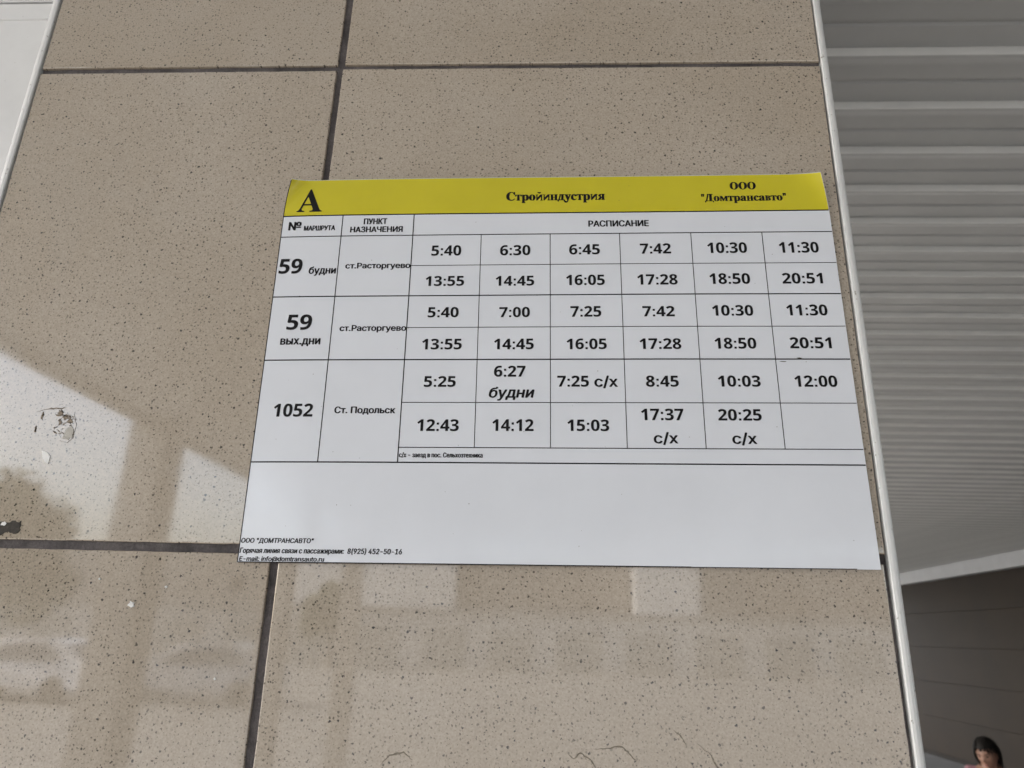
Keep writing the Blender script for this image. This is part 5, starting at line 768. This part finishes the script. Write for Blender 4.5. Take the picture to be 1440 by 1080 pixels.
'a': (344, [255,-10,216,1,200,35,151,2,95,-9,64,-4,40,11,25,34,20,63,31,104,63,136,119,164,199,190,199,241,196,266,187,282,171,292,148,296,115,290,104,274,106,268,113,257,121,243,123,231,120,215,110,202,95,194,77,191,59,194,45,203,36,218,33,236,37,259,49,278,69,295,95,308,126,316,162,318,223,312,263,292,285,259,293,210,293,62,293,48,295,40,298,36,304,34,312,36,320,42,329,28,294,-1,151,34,162,35,174,41,187,50,199,63,199,169,138,139,118,84,126,46], [29,28,30,28,27,30,31,30,27,35,19,18,24,23,25,26,25,23,23,22,26,21,26,22,35,18,36,5,4,59,6,5,59,7,6,59,59,58,7,8,7,58,9,8,58,10,9,58,58,57,10,57,11,10,26,21,27,31,27,21,21,20,31,32,31,20,33,32,20,20,19,33,34,33,19,19,35,34,51,3,52,16,37,17,55,54,2,52,3,2,53,52,2,2,54,53,45,44,50,47,46,49,49,48,47,49,46,50,45,50,46,50,44,0,43,0,44,1,0,2,0,43,2,55,2,43,43,42,55,56,55,42,42,41,56,12,56,41,13,12,41,41,40,13,40,39,13,14,13,39,39,38,14,15,14,38,16,15,38,37,16,38,59,4,3,3,51,59,11,57,56,56,12,11,36,18,17,17,37,36]),
},
}
TEXTS = [
    ('stop_emblem', 'serif', 'А', 10.2, 30.4, 268.3, 19.8, 0),
    ('column_heading', 'sans', '№', 5.4, 15.7, 252.1, 7.2, 0.0),
    ('column_heading', 'sans', 'МАРШРУТА', 17.9, 42.7, 251.5, 4.2, 0.0),
    ('column_heading', 'sans', 'ПУНКТ', 64.7, 83.1, 256.3, 4.9, 0),
    ('column_heading', 'sans', 'НАЗНАЧЕНИЯ', 54.6, 95.7, 249.3, 4.8, 0),
    ('column_heading', 'sans', 'РАСПИСАНИЕ', 238.2, 284.1, 252.2, 5.2, 0),
    ('route_number', 'num', '59', 2.1, 20.3, 214.6, 12.4, 0.02),
    ('day_note', 'sansx', 'будни', 25.6, 46.8, 214.1, 4.5, 0.04),
    ('destination_name', 'sans', 'ст.Расторгуево', 53.6, 103.5, 218.2, 4.6, 0),
    ('route_number', 'num', '59', 13.7, 32.7, 168.1, 12.1, 0.02),
    ('day_note', 'sansx', 'вых.дни', 10.5, 40.6, 156.3, 4.8, 0.0),
    ('destination_name', 'sans', 'ст.Расторгуево', 53.9, 103.6, 166.8, 4.6, 0),
    ('route_number', 'num', '1052', 11.9, 40.6, 101.1, 9.5, 0.02),
    ('destination_name', 'sans', 'Ст. Подольск', 56.1, 99.8, 103.6, 4.8, 0),
    ('footnote', 'sans', 'с/х - заезд в пос. Сельхозтехника', 104.5, 162.6, 71.9, 3.3, 0),
    ('contact_line', 'sans', 'ООО "ДОМТРАНСАВТО"', 0.8, 50.9, 12.9, 3.1, 0.1),
    ('contact_line', 'sans', 'Горячая линия связи с пассажирами:  8(925) 452-50-16', 0.9, 110.9, 6.2, 3.4, 0.1),
    ('contact_line', 'sans', 'E-mail: info@domtransauto.ru', 1.2, 59.3, 1.0, 2.9, 0.1),
    ('stop_name', 'serif', 'Стройиндустрия', 175.0, 251.6, 275.9, 7.4, 0),
    ('operator_name', 'serif', 'ООО', 347.3, 367.2, 283.8, 6.4, 0),
    ('operator_name', 'serif', '"Домтрансавто"', 324.9, 389.2, 273.6, 6.3, 0),
    ('day_note', 'calx', 'будни', 165.1, 198.0, 115.3, 5.9, 0.2),
]
TIMES = [('5:40', 118.9, 141.7, 228.4, 8.6), ('6:30', 171.2, 194.2, 228.2, 8.5), ('6:45', 223.4, 246.5, 228.4, 8.5), ('7:42', 276.5, 299.5, 228.6, 8.5), ('10:30', 326.5, 355.7, 228.7, 8.8), ('11:30', 379.3, 408.3, 228.6, 8.8), ('13:55', 115.7, 144.8, 203.0, 8.1), ('14:45', 168.4, 197.2, 202.7, 8.1), ('16:05', 220.9, 249.5, 202.8, 8.4), ('17:28', 273.4, 302.9, 202.8, 8.4), ('18:50', 326.2, 355.7, 203.1, 8.6), ('20:51', 379.0, 408.2, 203.2, 8.5), ('5:40', 118.8, 141.7, 177.4, 8.1), ('7:00', 171.7, 194.2, 177.2, 8.0), ('7:25', 223.8, 246.3, 177.2, 8.4), ('7:42', 276.1, 299.3, 177.2, 8.1), ('10:30', 326.3, 355.7, 177.6, 8.3), ('11:30', 379.4, 408.5, 177.7, 8.5), ('13:55', 115.9, 145.0, 152.0, 8.2), ('14:45', 168.4, 197.2, 151.9, 8.2), ('16:05', 220.8, 249.6, 151.8, 8.1), ('17:28', 273.0, 302.6, 151.8, 8.1), ('18:50', 326.2, 355.5, 152.0, 8.3), ('20:51', 379.1, 408.2, 152.3, 8.3), ('5:25', 118.9, 141.8, 123.3, 8.0), ('6:27', 168.9, 191.4, 130.9, 8.2), ('7:25', 214.0, 236.3, 123.4, 8.1), ('8:45', 276.3, 299.2, 123.4, 8.1), ('10:03', 326.4, 355.9, 123.5, 8.1), ('12:00', 379.3, 408.6, 123.5, 8.2), ('12:43', 115.9, 145.2, 90.7, 8.4), ('14:12', 168.6, 197.4, 90.9, 8.4), ('15:03', 220.8, 249.7, 91.1, 8.1), ('17:37', 271.9, 301.1, 99.0, 8.2), ('20:25', 324.7, 354.3, 98.9, 8.1)]
NOTES = [('с/х', 240.1, 256.6, 123.4, 6.5), ('с/х', 279.8, 296.5, 82.6, 6.2), ('с/х', 333.0, 349.7, 82.5, 6.2)]
for n_, f_, s_, a_, b_, v_, c_, sh_ in TEXTS:
    text(n_, f_, s_, a_, b_, v_, c_, sh_)
for s_, a_, b_, v_, c_ in TIMES:
    text('departure_time', 'num', s_, a_, b_, v_, c_)
for s_, a_, b_, v_, c_ in NOTES:
    text('detour_note', 'calx', s_, a_, b_, v_, c_*0.9)


# scuffs on the film
M_SCUFF = simple('scuff', (0.07, 0.06, 0.04), 0.8, 0, 300, 0.4)
def scuff(u, v, w, h, seed):
    r = random.Random(seed)
    P = []
    for k in range(9):
        a = 2*math.pi*k/9
        P.append((u+math.cos(a)*w/2*r.uniform(.6, 1.1), v+math.sin(a)*h/2*r.uniform(.5, 1.1)))
    sheet_mesh('scuff_mark', P, [tuple(range(9))], 0.2, M_SCUFF)
scuff(373, 142.2, 6.5, 0.8, 1); scuff(384.5, 144.9, 4.2, 0.9, 2); scuff(389, 142, 1.0, .5, 3)
for i in range(46):
    scuff(random.uniform(5, 415), random.uniform(5, 290), random.uniform(.35, .9), random.uniform(.3, .8), 50+i)

# ------------------------------------------------------------------ canopy with slatted metal ceiling
CX0, CX1 = -2.9, 7.6
canopy = thing('canopy', 'long canopy with a ribbed grey metal plank ceiling seen right of the tiled wall', 'canopy', (CX0, 0, 0))
P = 0.2
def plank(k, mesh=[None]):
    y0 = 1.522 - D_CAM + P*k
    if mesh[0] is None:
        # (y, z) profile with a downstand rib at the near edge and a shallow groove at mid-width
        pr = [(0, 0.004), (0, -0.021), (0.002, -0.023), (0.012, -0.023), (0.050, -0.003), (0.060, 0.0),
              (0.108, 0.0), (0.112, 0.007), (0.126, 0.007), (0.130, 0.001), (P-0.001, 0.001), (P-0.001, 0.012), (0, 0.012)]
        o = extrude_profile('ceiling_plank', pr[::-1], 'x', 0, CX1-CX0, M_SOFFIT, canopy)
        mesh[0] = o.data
        o.data.materials.append(M_SOFFIT_LIT)
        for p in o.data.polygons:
            if p.center.z < 0.001 and p.center.y < 0.006: p.material_index = 1  # front lip face only: the light it catches is put into the colour
    else:
        o = bpy.data.objects.new('ceiling_plank', mesh[0])
        link(o, canopy)
    o.location = (0, y0, Z_CEIL+0.023)
    return o
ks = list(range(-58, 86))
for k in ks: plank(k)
yA = 1.522-D_CAM+P*ks[0]; yB = 1.522-D_CAM+P*(ks[-1]+1)
def cb(name, x0, x1, y0, y1, z0, z1, mat, bevel=0.0):
    return box(name, x0-CX0, x1-CX0, y0, y1, z0, z1, mat, canopy, bevel)
cb('roof_sheet', CX0-0.1, CX1+0.1, yA-0.1, yB+0.1, Z_CEIL+0.045, Z_CEIL+0.12, M_ROOF)
cb('edge_beam', CX0-0.10, CX0-0.002, yA, yB, Z_CEIL-0.03, Z_CEIL+0.04, M_POST)
cb('end_beam', CX0, CX1, yA-0.12, yA-0.003, Z_CEIL-0.05, Z_CEIL+0.04, M_POST)
def slope_beam():
    # white edge beam on the right, running slightly askew to the planks
    a, b = Vector((7.00, 8.6)), Vector((7.36, 17.4))
    d = (b-a).normalized(); n = Vector((d.y, -d.x))*0.12
    z0, z1 = H_CAM+1.19, Z_CEIL-0.001
    pr = [a, b, b+n, a+n]
    V = [(p.x-CX0, p.y, z0) for p in pr]+[(p.x-CX0, p.y, z1) for p in pr]
    F = [(0, 1, 2, 3), (4, 7, 6, 5), (0, 4, 5, 1), (1, 5, 6, 2), (2, 6, 7, 3), (3, 7, 4, 0)]
    mesh_obj('edge_beam', V, F, M_SOFFIT_TRIM, canopy)
slope_beam()
for py, w in ((-4.64, 0.30), (-7.55, 0.20), (-10.6, 0.2)):
    cb('post', CX0-0.12, CX0+0.16, py-w/2, py+w/2, 0.0, Z_CEIL-0.035, M_POST, 0.01)

# ------------------------------------------------------------------ dark panelled wall, far right
dw = thing('dark_panel_wall', 'dark brown panelled wall below the white beam at the far right', 'wall', (7.25, 8, 0))
box('wall_body', 0.14, 0.5, -9, 14, 0, Z_CEIL-0.05, M_DARKJOINT, dw)
pm = None
for r in range(5):
    for c in range(4):
        if pm is None:
            v, f = box_data(0, 0.03, 0.0, 5.997, 0.0, 0.617)
            o = mesh_obj('panel', v, f, M_DARKPANEL, dw); pm = o.data
            bm = bmesh.new(); bm.from_mesh(pm); bmesh.ops.bevel(bm, geom=bm.edges[:], offset=0.002, segments=1, affect='EDGES'); bm.to_mesh(pm); bm.free()
        else:
            o = bpy.data.objects.new('panel', pm); link(o, dw)
        o.location = (0.108+random.uniform(-.002, .002), -9.5+6.0*c, H_CAM-0.001-0.62*3+0.62*r)

# ------------------------------------------------------------------ seated woman on a bench
M_SKIN = simple('skin', (0.27, 0.15, 0.105), 0.5, 0, 30, 0.1)
M_HAIR = simple('dark_hair', (0.010, 0.008, 0.007), 0.6, 0, 60, 0.4, 0, 0.002, 0.2)
M_PINK = simple('dusty_pink_cloth', (0.26, 0.13, 0.155), 0.85, 0, 40, 0.12, 0.3)
M_SHIRT = simple('pale_cloth', (0.6, 0.58, 0.6), 0.85, 0, 40, 0.1)
M_JEANS = simple('dark_blue_trousers', (0.03, 0.04, 0.07), 0.9, 0, 50, 0.2)
M_SHOE = simple('white_shoe', (0.5, 0.5, 0.5), 0.6)
M_WOOD = simple('bench_wood', (0.22, 0.13, 0.07), 0.6, 0, 12, 0.3)
PX, PY = 3.30, 5.70
person = thing('person', 'dark haired person in a pink jacket sitting before the dark wall, lower right', 'person', (PX, PY, -0.035))
person.rotation_euler = (0, 0, math.radians(-38))    # faces towards -Y (the camera side), turned to the left
def skin_mesh(name, joints, edges, mat, parent, sub=2):
    me = bpy.data.meshes.new(name)
    me.from_pydata([j[0] for j in joints], edges, [])
    o = bpy.data.objects.new(name, me)
    COL.objects.link(o)
    md = o.modifiers.new('skin', 'SKIN')
    sv = me.skin_vertices[0].data
    for i, j in enumerate(joints):
        r = j[1]
        sv[i].radius = (r, r) if not isinstance(r, tuple) else r
    sv[0].use_root = True
    m2 = o.modifiers.new('sub', 'SUBSURF'); m2.levels = sub; m2.render_levels = sub
    dg = bpy.context.evaluated_depsgraph_get(); dg.update()
    nm = bpy.data.meshes.new_from_object(o.evaluated_get(dg), depsgraph=dg)
    bpy.data.objects.remove(o)
    nm.materials.clear(); nm.materials.append(mat)
    for p in nm.polygons: p.use_smooth = True
    r_ = bpy.data.objects.new(name, nm)
    link(r_, parent)
    return r_
def V3(*a): return tuple(a)
# body: one continuous surface (skin showing only at neck, hands); clothing over it
J = [(V3(0, 0.02, 0.56), .115), (V3(0, 0.04, 0.72), .105), (V3(0, 0.03, 0.88), .115), (V3(0, 0.02, 1.00), .105), (V3(0, 0.01, 1.085), .06), (V3(0, -0.005, 1.15), .05),
     (V3(-.13, 0.01, 1.03), .055), (V3(-.19, -0.02, 0.90), .045), (V3(-.21, -0.06, 0.76), .038), (V3(-.14, -0.24, 0.66), .028), (V3(-.10, -0.33, 0.645), .026),
     (V3(.13, 0.01, 1.03), .055), (V3(.19, -0.02, 0.90), .045), (V3(.21, -0.06, 0.76), .038), (V3(.14, -0.24, 0.66), .028), (V3(.10, -0.33, 0.645), .026),
     (V3(-.10, -0.06, 0.545), .09), (V3(-.11, -0.44, 0.53), .06), (V3(-.12, -0.46, 0.28), .048), (V3(-.12, -0.44, 0.09), .034),
     (V3(.10, -0.06, 0.545), .09), (V3(.11, -0.44, 0.53), .06), (V3(.12, -0.46, 0.28), .048), (V3(.12, -0.44, 0.09), .034)]
J = [((p[0], p[1], 0.56+(p[2]-0.56)*1.15 if p[2] > 0.7 else p[2]), r) for p, r in J]
J[5] = ((0, -0.02, 1.20), .05)
Eg = [(0, 1), (1, 2), (2, 3), (3, 4), (4, 5), (3, 6), (6, 7), (7, 8), (8, 9), (9, 10), (3, 11), (11, 12), (12, 13), (13, 14), (14, 15), (0, 16), (16, 17), (17, 18), (18, 19), (0, 20), (20, 21), (21, 22), (22, 23)]
skin_mesh('body', J, Eg, M_SKIN, person)
# jacket
JJ = [(p, (r if isinstance(r, float) else r[0])+0.014) for p, r in (J[0:4]+J[6:10]+J[11:15])]
skin_mesh('jacket', JJ, [(0, 1), (1, 2), (2, 3), (3, 4), (4, 5), (5, 6), (6, 7), (3, 8), (8, 9), (9, 10), (10, 11)], M_PINK, person)
skin_mesh('collar', [(V3(0, 0.012, 1.12), .075), (V3(0, 0.0, 1.155), .064)], [(0, 1)], M_PINK, person)
skin_mesh('shirt_front', [(V3(0, -0.055, 1.15), .03), (V3(0, -0.10, 1.06), .035), (V3(0, -0.105, 0.87), .03)], [(0, 1), (1, 2)], M_SHIRT, person)
TJ = [(J[0][0], .125)] + [(p, r+0.014) for p, r in J[16:24]]
skin_mesh('trousers', TJ, [(0, 1), (1, 2), (2, 3), (3, 4), (0, 5), (5, 6), (6, 7), (7, 8)], M_JEANS, person)
for s in (-1, 1):
    skin_mesh('shoe', [(V3(s*.12, -0.42, 0.05), .045), (V3(s*.12, -0.50, 0.045), .045), (V3(s*.125, -0.60, 0.035), .034)], [(0, 1), (1, 2)], M_SHOE, person)
    # fingers: separate short chains from the palm
    palm = V3(s*.085, -0.36, 0.645)
    for k in range(4):
        x = palm[0] + (k-1.5)*0.017
        L = (0.058, 0.068, 0.064, 0.050)[k]
        skin_mesh('finger', [(V3(x, -0.355, 0.648), .009), (V3(x, -0.355-L*.5, 0.650), .0085), (V3(x-s*.002, -0.355-L*.85, 0.636), .0075), (V3(x-s*.002, -0.355-L, 0.622), .007)], [(0, 1), (1, 2), (2, 3)], M_SKIN, person, 1)
    skin_mesh('thumb', [(V3(s*.06, -0.33, 0.645), .011), (V3(s*.045, -0.355, 0.645), .010), (V3(s*.043, -0.385, 0.636), .008)], [(0, 1), (1, 2)], M_SKIN, person, 1)
# head
def head():
    bm = bmesh.new()
    bmesh.ops.create_uvsphere(bm, u_segments=32, v_segments=24, radius=1)
    for v in bm.verts:
        x, y, z = v.co
        w = 0.074; dpt = 0.094; h = 0.112
        k = 1.0
        if z < 0: k = 1-0.34*(-z)**1.6
        X, Y, Z = x*w*k, y*dpt*(1-0.12*max(0, -z)), z*h
        if y < 0:
            Y *= 0.94
            fz = z
            # nose
            Y -= 0.024*math.exp(-((x/0.17)**2))*math.exp(-(((fz+0.16)/0.17)**2))
            # eye sockets
            for ex in (-0.36, 0.36):
                Y += 0.011*math.exp(-(((x-ex)/0.17)**2)-(((fz-0.06)/0.12)**2))
            # brow, lips, chin
            Y -= 0.004*math.exp(-(((fz-0.26)/0.1)**2))
            Y -= 0.007*math.exp(-((x/0.24)**2)-(((fz+0.5)/0.07)**2))
            Y -= 0.010*math.exp(-((x/0.3)**2)-(((fz+0.86)/0.14)**2))
        v.co = (X, Y, Z)
    me = bpy.data.meshes.new('head'); bm.to_mesh(me); bm.free()
    me.materials.append(M_SKIN)
    for p in me.polygons: p.use_smooth = True
    o = bpy.data.objects.new('head', me); link(o, person)
    o.location = (0, -0.03, 1.243)
    o.scale = (0.9, 0.9, 0.9)
    o.rotation_euler = (math.radians(16), math.radians(-6), math.radians(-14))
    return o
hd = head()
M_EYE = simple('eye', (0.02, 0.012, 0.01), 0.2)
M_LIP = simple('lips', (0.25, 0.09, 0.08), 0.5)
def blob(name, loc, rad, mat, parent, amp=0.0, seed=0, seg=20):
    bm = bmesh.new()
    bmesh.ops.create_uvsphere(bm, u_segments=seg, v_segments=max(8, seg*2//3), radius=1)
    for v in bm.verts:
        f = 1+amp*noise.noise(Vector((v.co.x*5+seed, v.co.y*5, v.co.z*2)))
        v.co = Vector((v.co.x*rad[0]*f, v.co.y*rad[1]*f, v.co.z*rad[2]*f))
    me = bpy.data.meshes.new(name); bm.to_mesh(me); bm.free()
    me.materials.append(mat)
    for p in me.polygons: p.use_smooth = True
    o = bpy.data.objects.new(name, me); link(o, parent); o.location = loc
    return o
for s in (-1, 1):
    blob('eye', (s*.027, -0.0745, 0.007), (.012, .006, .006), M_EYE, hd, seg=10)
    blob('ear', (s*.073, 0.008, -0.004), (.008, .017, .028), M_SKIN, hd, seg=10)
    blob('eyebrow', (s*.027, -0.085, 0.027), (.017, .004, .003), M_HAIR, hd, seg=8)
blob('mouth', (0, -0.0885, -0.056), (.021, .004, .005), M_LIP, hd, seg=10)
# hair: cap over the crown, reaching down the nape, with a ragged fringe
def hair():
    bm = bmesh.new()
    bmesh.ops.create_uvsphere(bm, u_segments=40, v_segments=28, radius=1)
    dele = []
    for v in bm.verts:
        x, y, z = v.co
        lim = 0.42 if y < -0.35 else (0.42-(y+0.35)*1.9 if y < 0.2 else -0.75)
        lim += 0.14*noise.noise(Vector((x*9, y*9, 1)))
        if z < lim: dele.append(v)
        f = 1.13+0.05*noise.noise(Vector((x*7, y*7, z*3)))
        v.co = (x*0.078*f, y*0.096*f+0.004, z*0.114*f)
    bmesh.ops.delete(bm, geom=dele, context='VERTS')
    me = bpy.data.meshes.new('hair'); bm.to_mesh(me); bm.free()
    me.materials.append(M_HAIR)
    for p in me.polygons: p.use_smooth = True
    o = bpy.data.objects.new('hair', me); link(o, hd)
    m = o.modifiers.new('s', 'SOLIDIFY'); m.thickness = 0.012; m.offset = -1
hair()
def strands():
    r = random.Random(5)
    V, F = [], []
    for i in range(420):
        a = r.uniform(-2.6, 2.6)          # around the head, leaving the face free
        ph = math.pi/2 + a                # 0 at the back
        top = r.uniform(0.3, 1.2); low = -1.0 if abs(a) < 1.9 else 0.2
        low += r.uniform(-0.15, 0.35)
        pts = []
        for k in range(7):
            el = top+(low-top)*k/6
            ce, se = math.cos(max(el, -0.6)), math.sin(el)
            f = 1.13+0.05*r.random()
            jx = r.uniform(-.03, .03)
            pts.append(Vector((math.cos(ph+jx)*ce*0.084*f, math.sin(ph+jx)*ce*0.102*f+0.004, se*0.12*f)))
        w = Vector((-math.sin(ph), math.cos(ph), 0))*0.0022
        n = len(V)
        for k, p in enumerate(pts): V += [p-w*(1-k/8), p+w*(1-k/8)]
        for k in range(6): F.append((n+2*k, n+2*k+1, n+2*k+3, n+2*k+2))
    o = mesh_obj('hair_strands', V, F, M_HAIR, hd)
    o['kind'] = 'stuff'
strands()
bench = thing('bench', 'wooden slatted bench the person in pink sits on by the dark wall', 'bench', (PX, PY, -0.035))
bench.rotation_euler = person.rotation_euler
for i in range(4):
    box('slat', -0.7, 0.7, -0.19+i*0.11, -0.10+i*0.11, 0.415, 0.445, M_WOOD, bench, 0.004)
for i in range(2):
    box('back_slat', -0.7, 0.7, 0.262, 0.285, 0.56+i*0.13, 0.65+i*0.13, M_WOOD, bench, 0.004)
for s in (-1, 1):
    box('frame', s*0.55-0.025, s*0.55+0.025, 0.288, 0.33, 0.0, 0.80, M_POST, bench, 0.004)
    box('leg', s*0.55-0.025, s*0.55+0.025, -0.16, -0.12, 0.0, 0.412, M_POST, bench, 0.004)
    box('rail', s*0.55-0.025, s*0.55+0.025, -0.118, 0.286, 0.37, 0.412, M_POST, bench, 0.004)

# ------------------------------------------------------------------ the street behind the camera (seen only as reflections in the tiles and film)
M_B1 = simple('pale_render', (0.42, 0.39, 0.35), 0.8, 0, 0.5, 0.1)
M_B2 = simple('white_render', (0.6, 0.59, 0.57), 0.8, 0, 0.5, 0.08)
M_GLASS = simple('window_glass', (0.04, 0.05, 0.06), 0.08)
def building(x0, x1, y, depth, h, mat, label, storeys, bays):
    b = thing('building', label, 'building', ((x0+x1)/2, y, 0))
    w = (x1-x0)/2
    box('walls', -w, w, -depth, 0, 0, h, mat, b)
    box('roof', -w-0.3, w+0.3, -depth-0.3, 0.3, h+0.003, h+0.25, M_ROOF, b)
    me = None
    for s in range(storeys):
        for i in range(bays):
            cx = -w+(i+0.5)*2*w/bays
            z0 = 0.9+s*h/storeys
            if me is None:
                v, f = box_data(-0.7, 0.7, 0.0, 0.06, 0, 1.3)
                o = mesh_obj('window', v, f, M_B2, b); me = o.data
                v, f = box_data(-0.6, 0.6, 0.061, 0.075, 0.1, 1.2)
                p = mesh_obj('pane', v, f, M_GLASS, o); pme = p.data
            else:
                o = bpy.data.objects.new('window', me); link(o, b)
                p = bpy.data.objects.new('pane', pme); link(p, o)
            o.location = (cx, 0.002, z0)
    return b
M_B3 = simple('brown_render', (0.27, 0.235, 0.20), 0.85, 0, 0.4, 0.2)
M_B4 = simple('bright_white_render', (0.8, 0.79, 0.77), 0.8, 0, 0.4, 0.06)
building(-60, -21, -58, 9, 7.2, M_B1, 'long grey rendered building at the left end behind the garages', 2, 6)
building(-20.4, -7.1, -58, 9, 9.0, M_B4, 'white rendered building with few windows, added for its bright reflection, behind the garages, left of centre', 1, 2)  # unseen white facade, put here to reflect as a bright patch in the tiles
building(-6.8, 6.4, -60, 9, 7.5, M_B3, 'brown rendered building in the middle behind the garages', 1, 3)
building(6.8, 11.7, -58, 9, 9.0, M_B4, 'narrow white rendered tower house, added for its bright reflection, behind the garages', 1, 1)  # added likewise, for the second bright patch mirrored below the sheet
building(12.2, 60, -60, 9, 7.5, M_B3, 'long brown rendered building at the right end behind the garages', 1, 7)
gar = thing('garage_row', 'row of low grey garages with metal doors across the street', 'garages', (0, -45, 0))
box('wall', -60, 60, -5, 0, 0, 3.1, M_B2, gar)
box('roof', -60.2, 60.2, -5.2, 0.3, 3.103, 3.3, M_ROOF, gar)
gm = None
M_GD = simple('garage_door_paint', (0.38, 0.38, 0.36), 0.6, 0, 1.0, 0.2)
for i in range(30):
    if gm is None:
        o = box('door', -1.3, 1.3, 0.003, 0.05, 0.02, 2.3, M_GD, gar); gm = o.data
    else:
        o = bpy.data.objects.new('door', gm); link(o, gar)
    o.location = (-58+4*i, 0, 0)

# parked cars: their pale roofs and bonnets make the short bright streaks in the lower left tile
def car(x, y, rz, col, label):
    t = thing('parked_car', label, 'car', (x, y, 0), 'cars parked beyond the canopy')
    t.rotation_euler = (0, 0, rz)
    m = bpy.data.materials.new('car_paint'); m.use_nodes = True
    b = m.node_tree.nodes['Principled BSDF']
    b.inputs['Base Color'].default_value = (*col, 1); b.inputs['Roughness'].default_value = 0.25; b.inputs['Coat Weight'].default_value = 0.6
    prof = [(-2.15, .35), (-2.2, .62), (-2.1, .82), (-1.2, .95), (-0.45, 1.42), (-0.1, 1.50), (0.9, 1.50), (1.35, 1.40), (1.85, 1.02), (2.1, .95), (2.18, .6), (2.12, .35)]
    V, F = [], []
    n = len(prof)
    for wy, k in ((-.84, 0), (-.80, 1), (.80, 1), (.84, 0)):
        for p in prof:
            s = 1.0 if p[1] < 1.0 else 0.80
            V.append((p[0]*(1 if k else .985), wy*s, p[1]))
    for a in range(3):
        for i in range(n):
            F.append((a*n+i, a*n+(i+1) % n, (a+1)*n+(i+1) % n, (a+1)*n+i))
    F += [tuple(range(n))[::-1], tuple(range(3*n, 4*n))]
    mesh_obj('body', V, F, m, t)
    for s in (-1, 1):
        q = [(-0.95, .97), (-0.42, 1.36), (0.85, 1.40), (1.45, 1.02)]
        def side(px_, pz_, e): return (px_, s*(0.84-(0.17 if pz_ > 1 else 0)*(min(1, (pz_-0.97)/0.45)) + e), pz_)
        VV = [side(a, b_, .012) for a, b_ in q]+[side(a, b_, -.02) for a, b_ in q]
        mesh_obj('side_window', VV, [(0, 1, 2, 3), (0, 4, 5, 1), (1, 5, 6, 2), (2, 6, 7, 3), (3, 7, 4, 0)], M_GLASS, t)
        for wx in (-1.35, 1.35):
            bm = bmesh.new(); bmesh.ops.create_cone(bm, cap_ends=True, segments=20, radius1=.32, radius2=.32, depth=.2, matrix=Matrix.Translation((wx, s*.76, .32)) @ Matrix.Rotation(math.pi/2, 4, 'X'))
            me = bpy.data.meshes.new('wheel'); bm.to_mesh(me); bm.free(); me.materials.append(M_DARKJOINT)
            link(bpy.data.objects.new('wheel', me), t)
    for nm, a, b_ in (('windscreen', (-1.12, 1.0), (-0.5, 1.39)), ('rear_window', (1.42, 1.38), (1.80, 1.07))):
        VV = [(a[0]-.02, -.6, a[1]), (a[0]-.02, .6, a[1]), (b_[0]-.02, .55, b_[1]), (b_[0]-.02, -.55, b_[1])] if nm == 'windscreen' else [(a[0]+.02, -.55, a[1]), (a[0]+.02, .55, a[1]), (b_[0]+.02, .6, b_[1]), (b_[0]+.02, -.6, b_[1])]
        VV2 = [(p[0], p[1], p[2]-0.04) for p in VV]
        mesh_obj(nm, VV+VV2, [(0, 1, 2, 3), (7, 6, 5, 4), (0, 4, 5, 1), (1, 5, 6, 2), (2, 6, 7, 3), (3, 7, 4, 0)], M_GLASS, t)
car(-13.5, -19.5, 0.05, (0.75, 0.75, 0.76), 'white parked car beyond the canopy, the farther left of the two')
car(-9.2, -20.2, -0.04, (0.55, 0.56, 0.58), 'silver parked car beyond the canopy, nearer the canopy posts')

M_BARK = simple('bark', (0.09, 0.07, 0.05), 0.9, 0, 12, 0.3, 0.6, 0.01)
M_LEAF = simple('leaves', (0.06, 0.09, 0.035), 0.6, 0, 3, 0.35)
def tree(x, y, h, r, seed, label):
    rnd = random.Random(seed)
    t = thing('tree', label, 'tree', (x, y, 0), 'trees across the street')
    n = 10
    V, F = [], []
    for j in range(7):
        z = h*0.62*j/6; rr = 0.17*(1-0.10*j)
        for i in range(n):
            a = 2*math.pi*i/n
            V.append((math.cos(a)*rr+0.06*j*math.sin(seed), math.sin(a)*rr, z))
    for j in range(6):
        for i in range(n):
            F.append((j*n+i, j*n+(i+1) % n, (j+1)*n+(i+1) % n, (j+1)*n+i))
    mesh_obj('trunk', V, F, M_BARK, t, True)
    V, F = [], []
    cl = [(rnd.uniform(-.7, .7)*r, rnd.uniform(-.7, .7)*r, h*0.66+rnd.uniform(-.9, 1.0)*r*0.75, rnd.uniform(.35, .6)*r) for _ in range(15)]
    for cx, cy, cz, cr in cl:
        for _ in range(240):
            d = Vector((rnd.gauss(0, 1), rnd.gauss(0, 1), rnd.gauss(0, 1))).normalized()*cr*rnd.uniform(.55, 1.0)
            c = Vector((cx, cy, cz))+d
            u = Vector((rnd.gauss(0, 1), rnd.gauss(0, 1), rnd.gauss(0, 1))).normalized()*0.16
            w = u.cross(Vector((rnd.gauss(0, 1), rnd.gauss(0, 1), rnd.gauss(0, 1)))).normalized()*0.10
            k = len(V)
            V += [c-u, c+w, c+u, c-w]
            F.append((k, k+1, k+2, k+3))
    mesh_obj('crown', V, F, M_LEAF, t)
tree(-17.0, -22.0, 6.2, 2.0, 3, 'leafy green tree left of the canopy across the street, nearer the kerb')
tree(-24.0, -30.0, 7.0, 2.4, 8, 'taller leafy green tree farther left across the street')
tree(-11.6, -41.0, 4.6, 1.5, 12, 'small rounded tree before the garages left of centre')
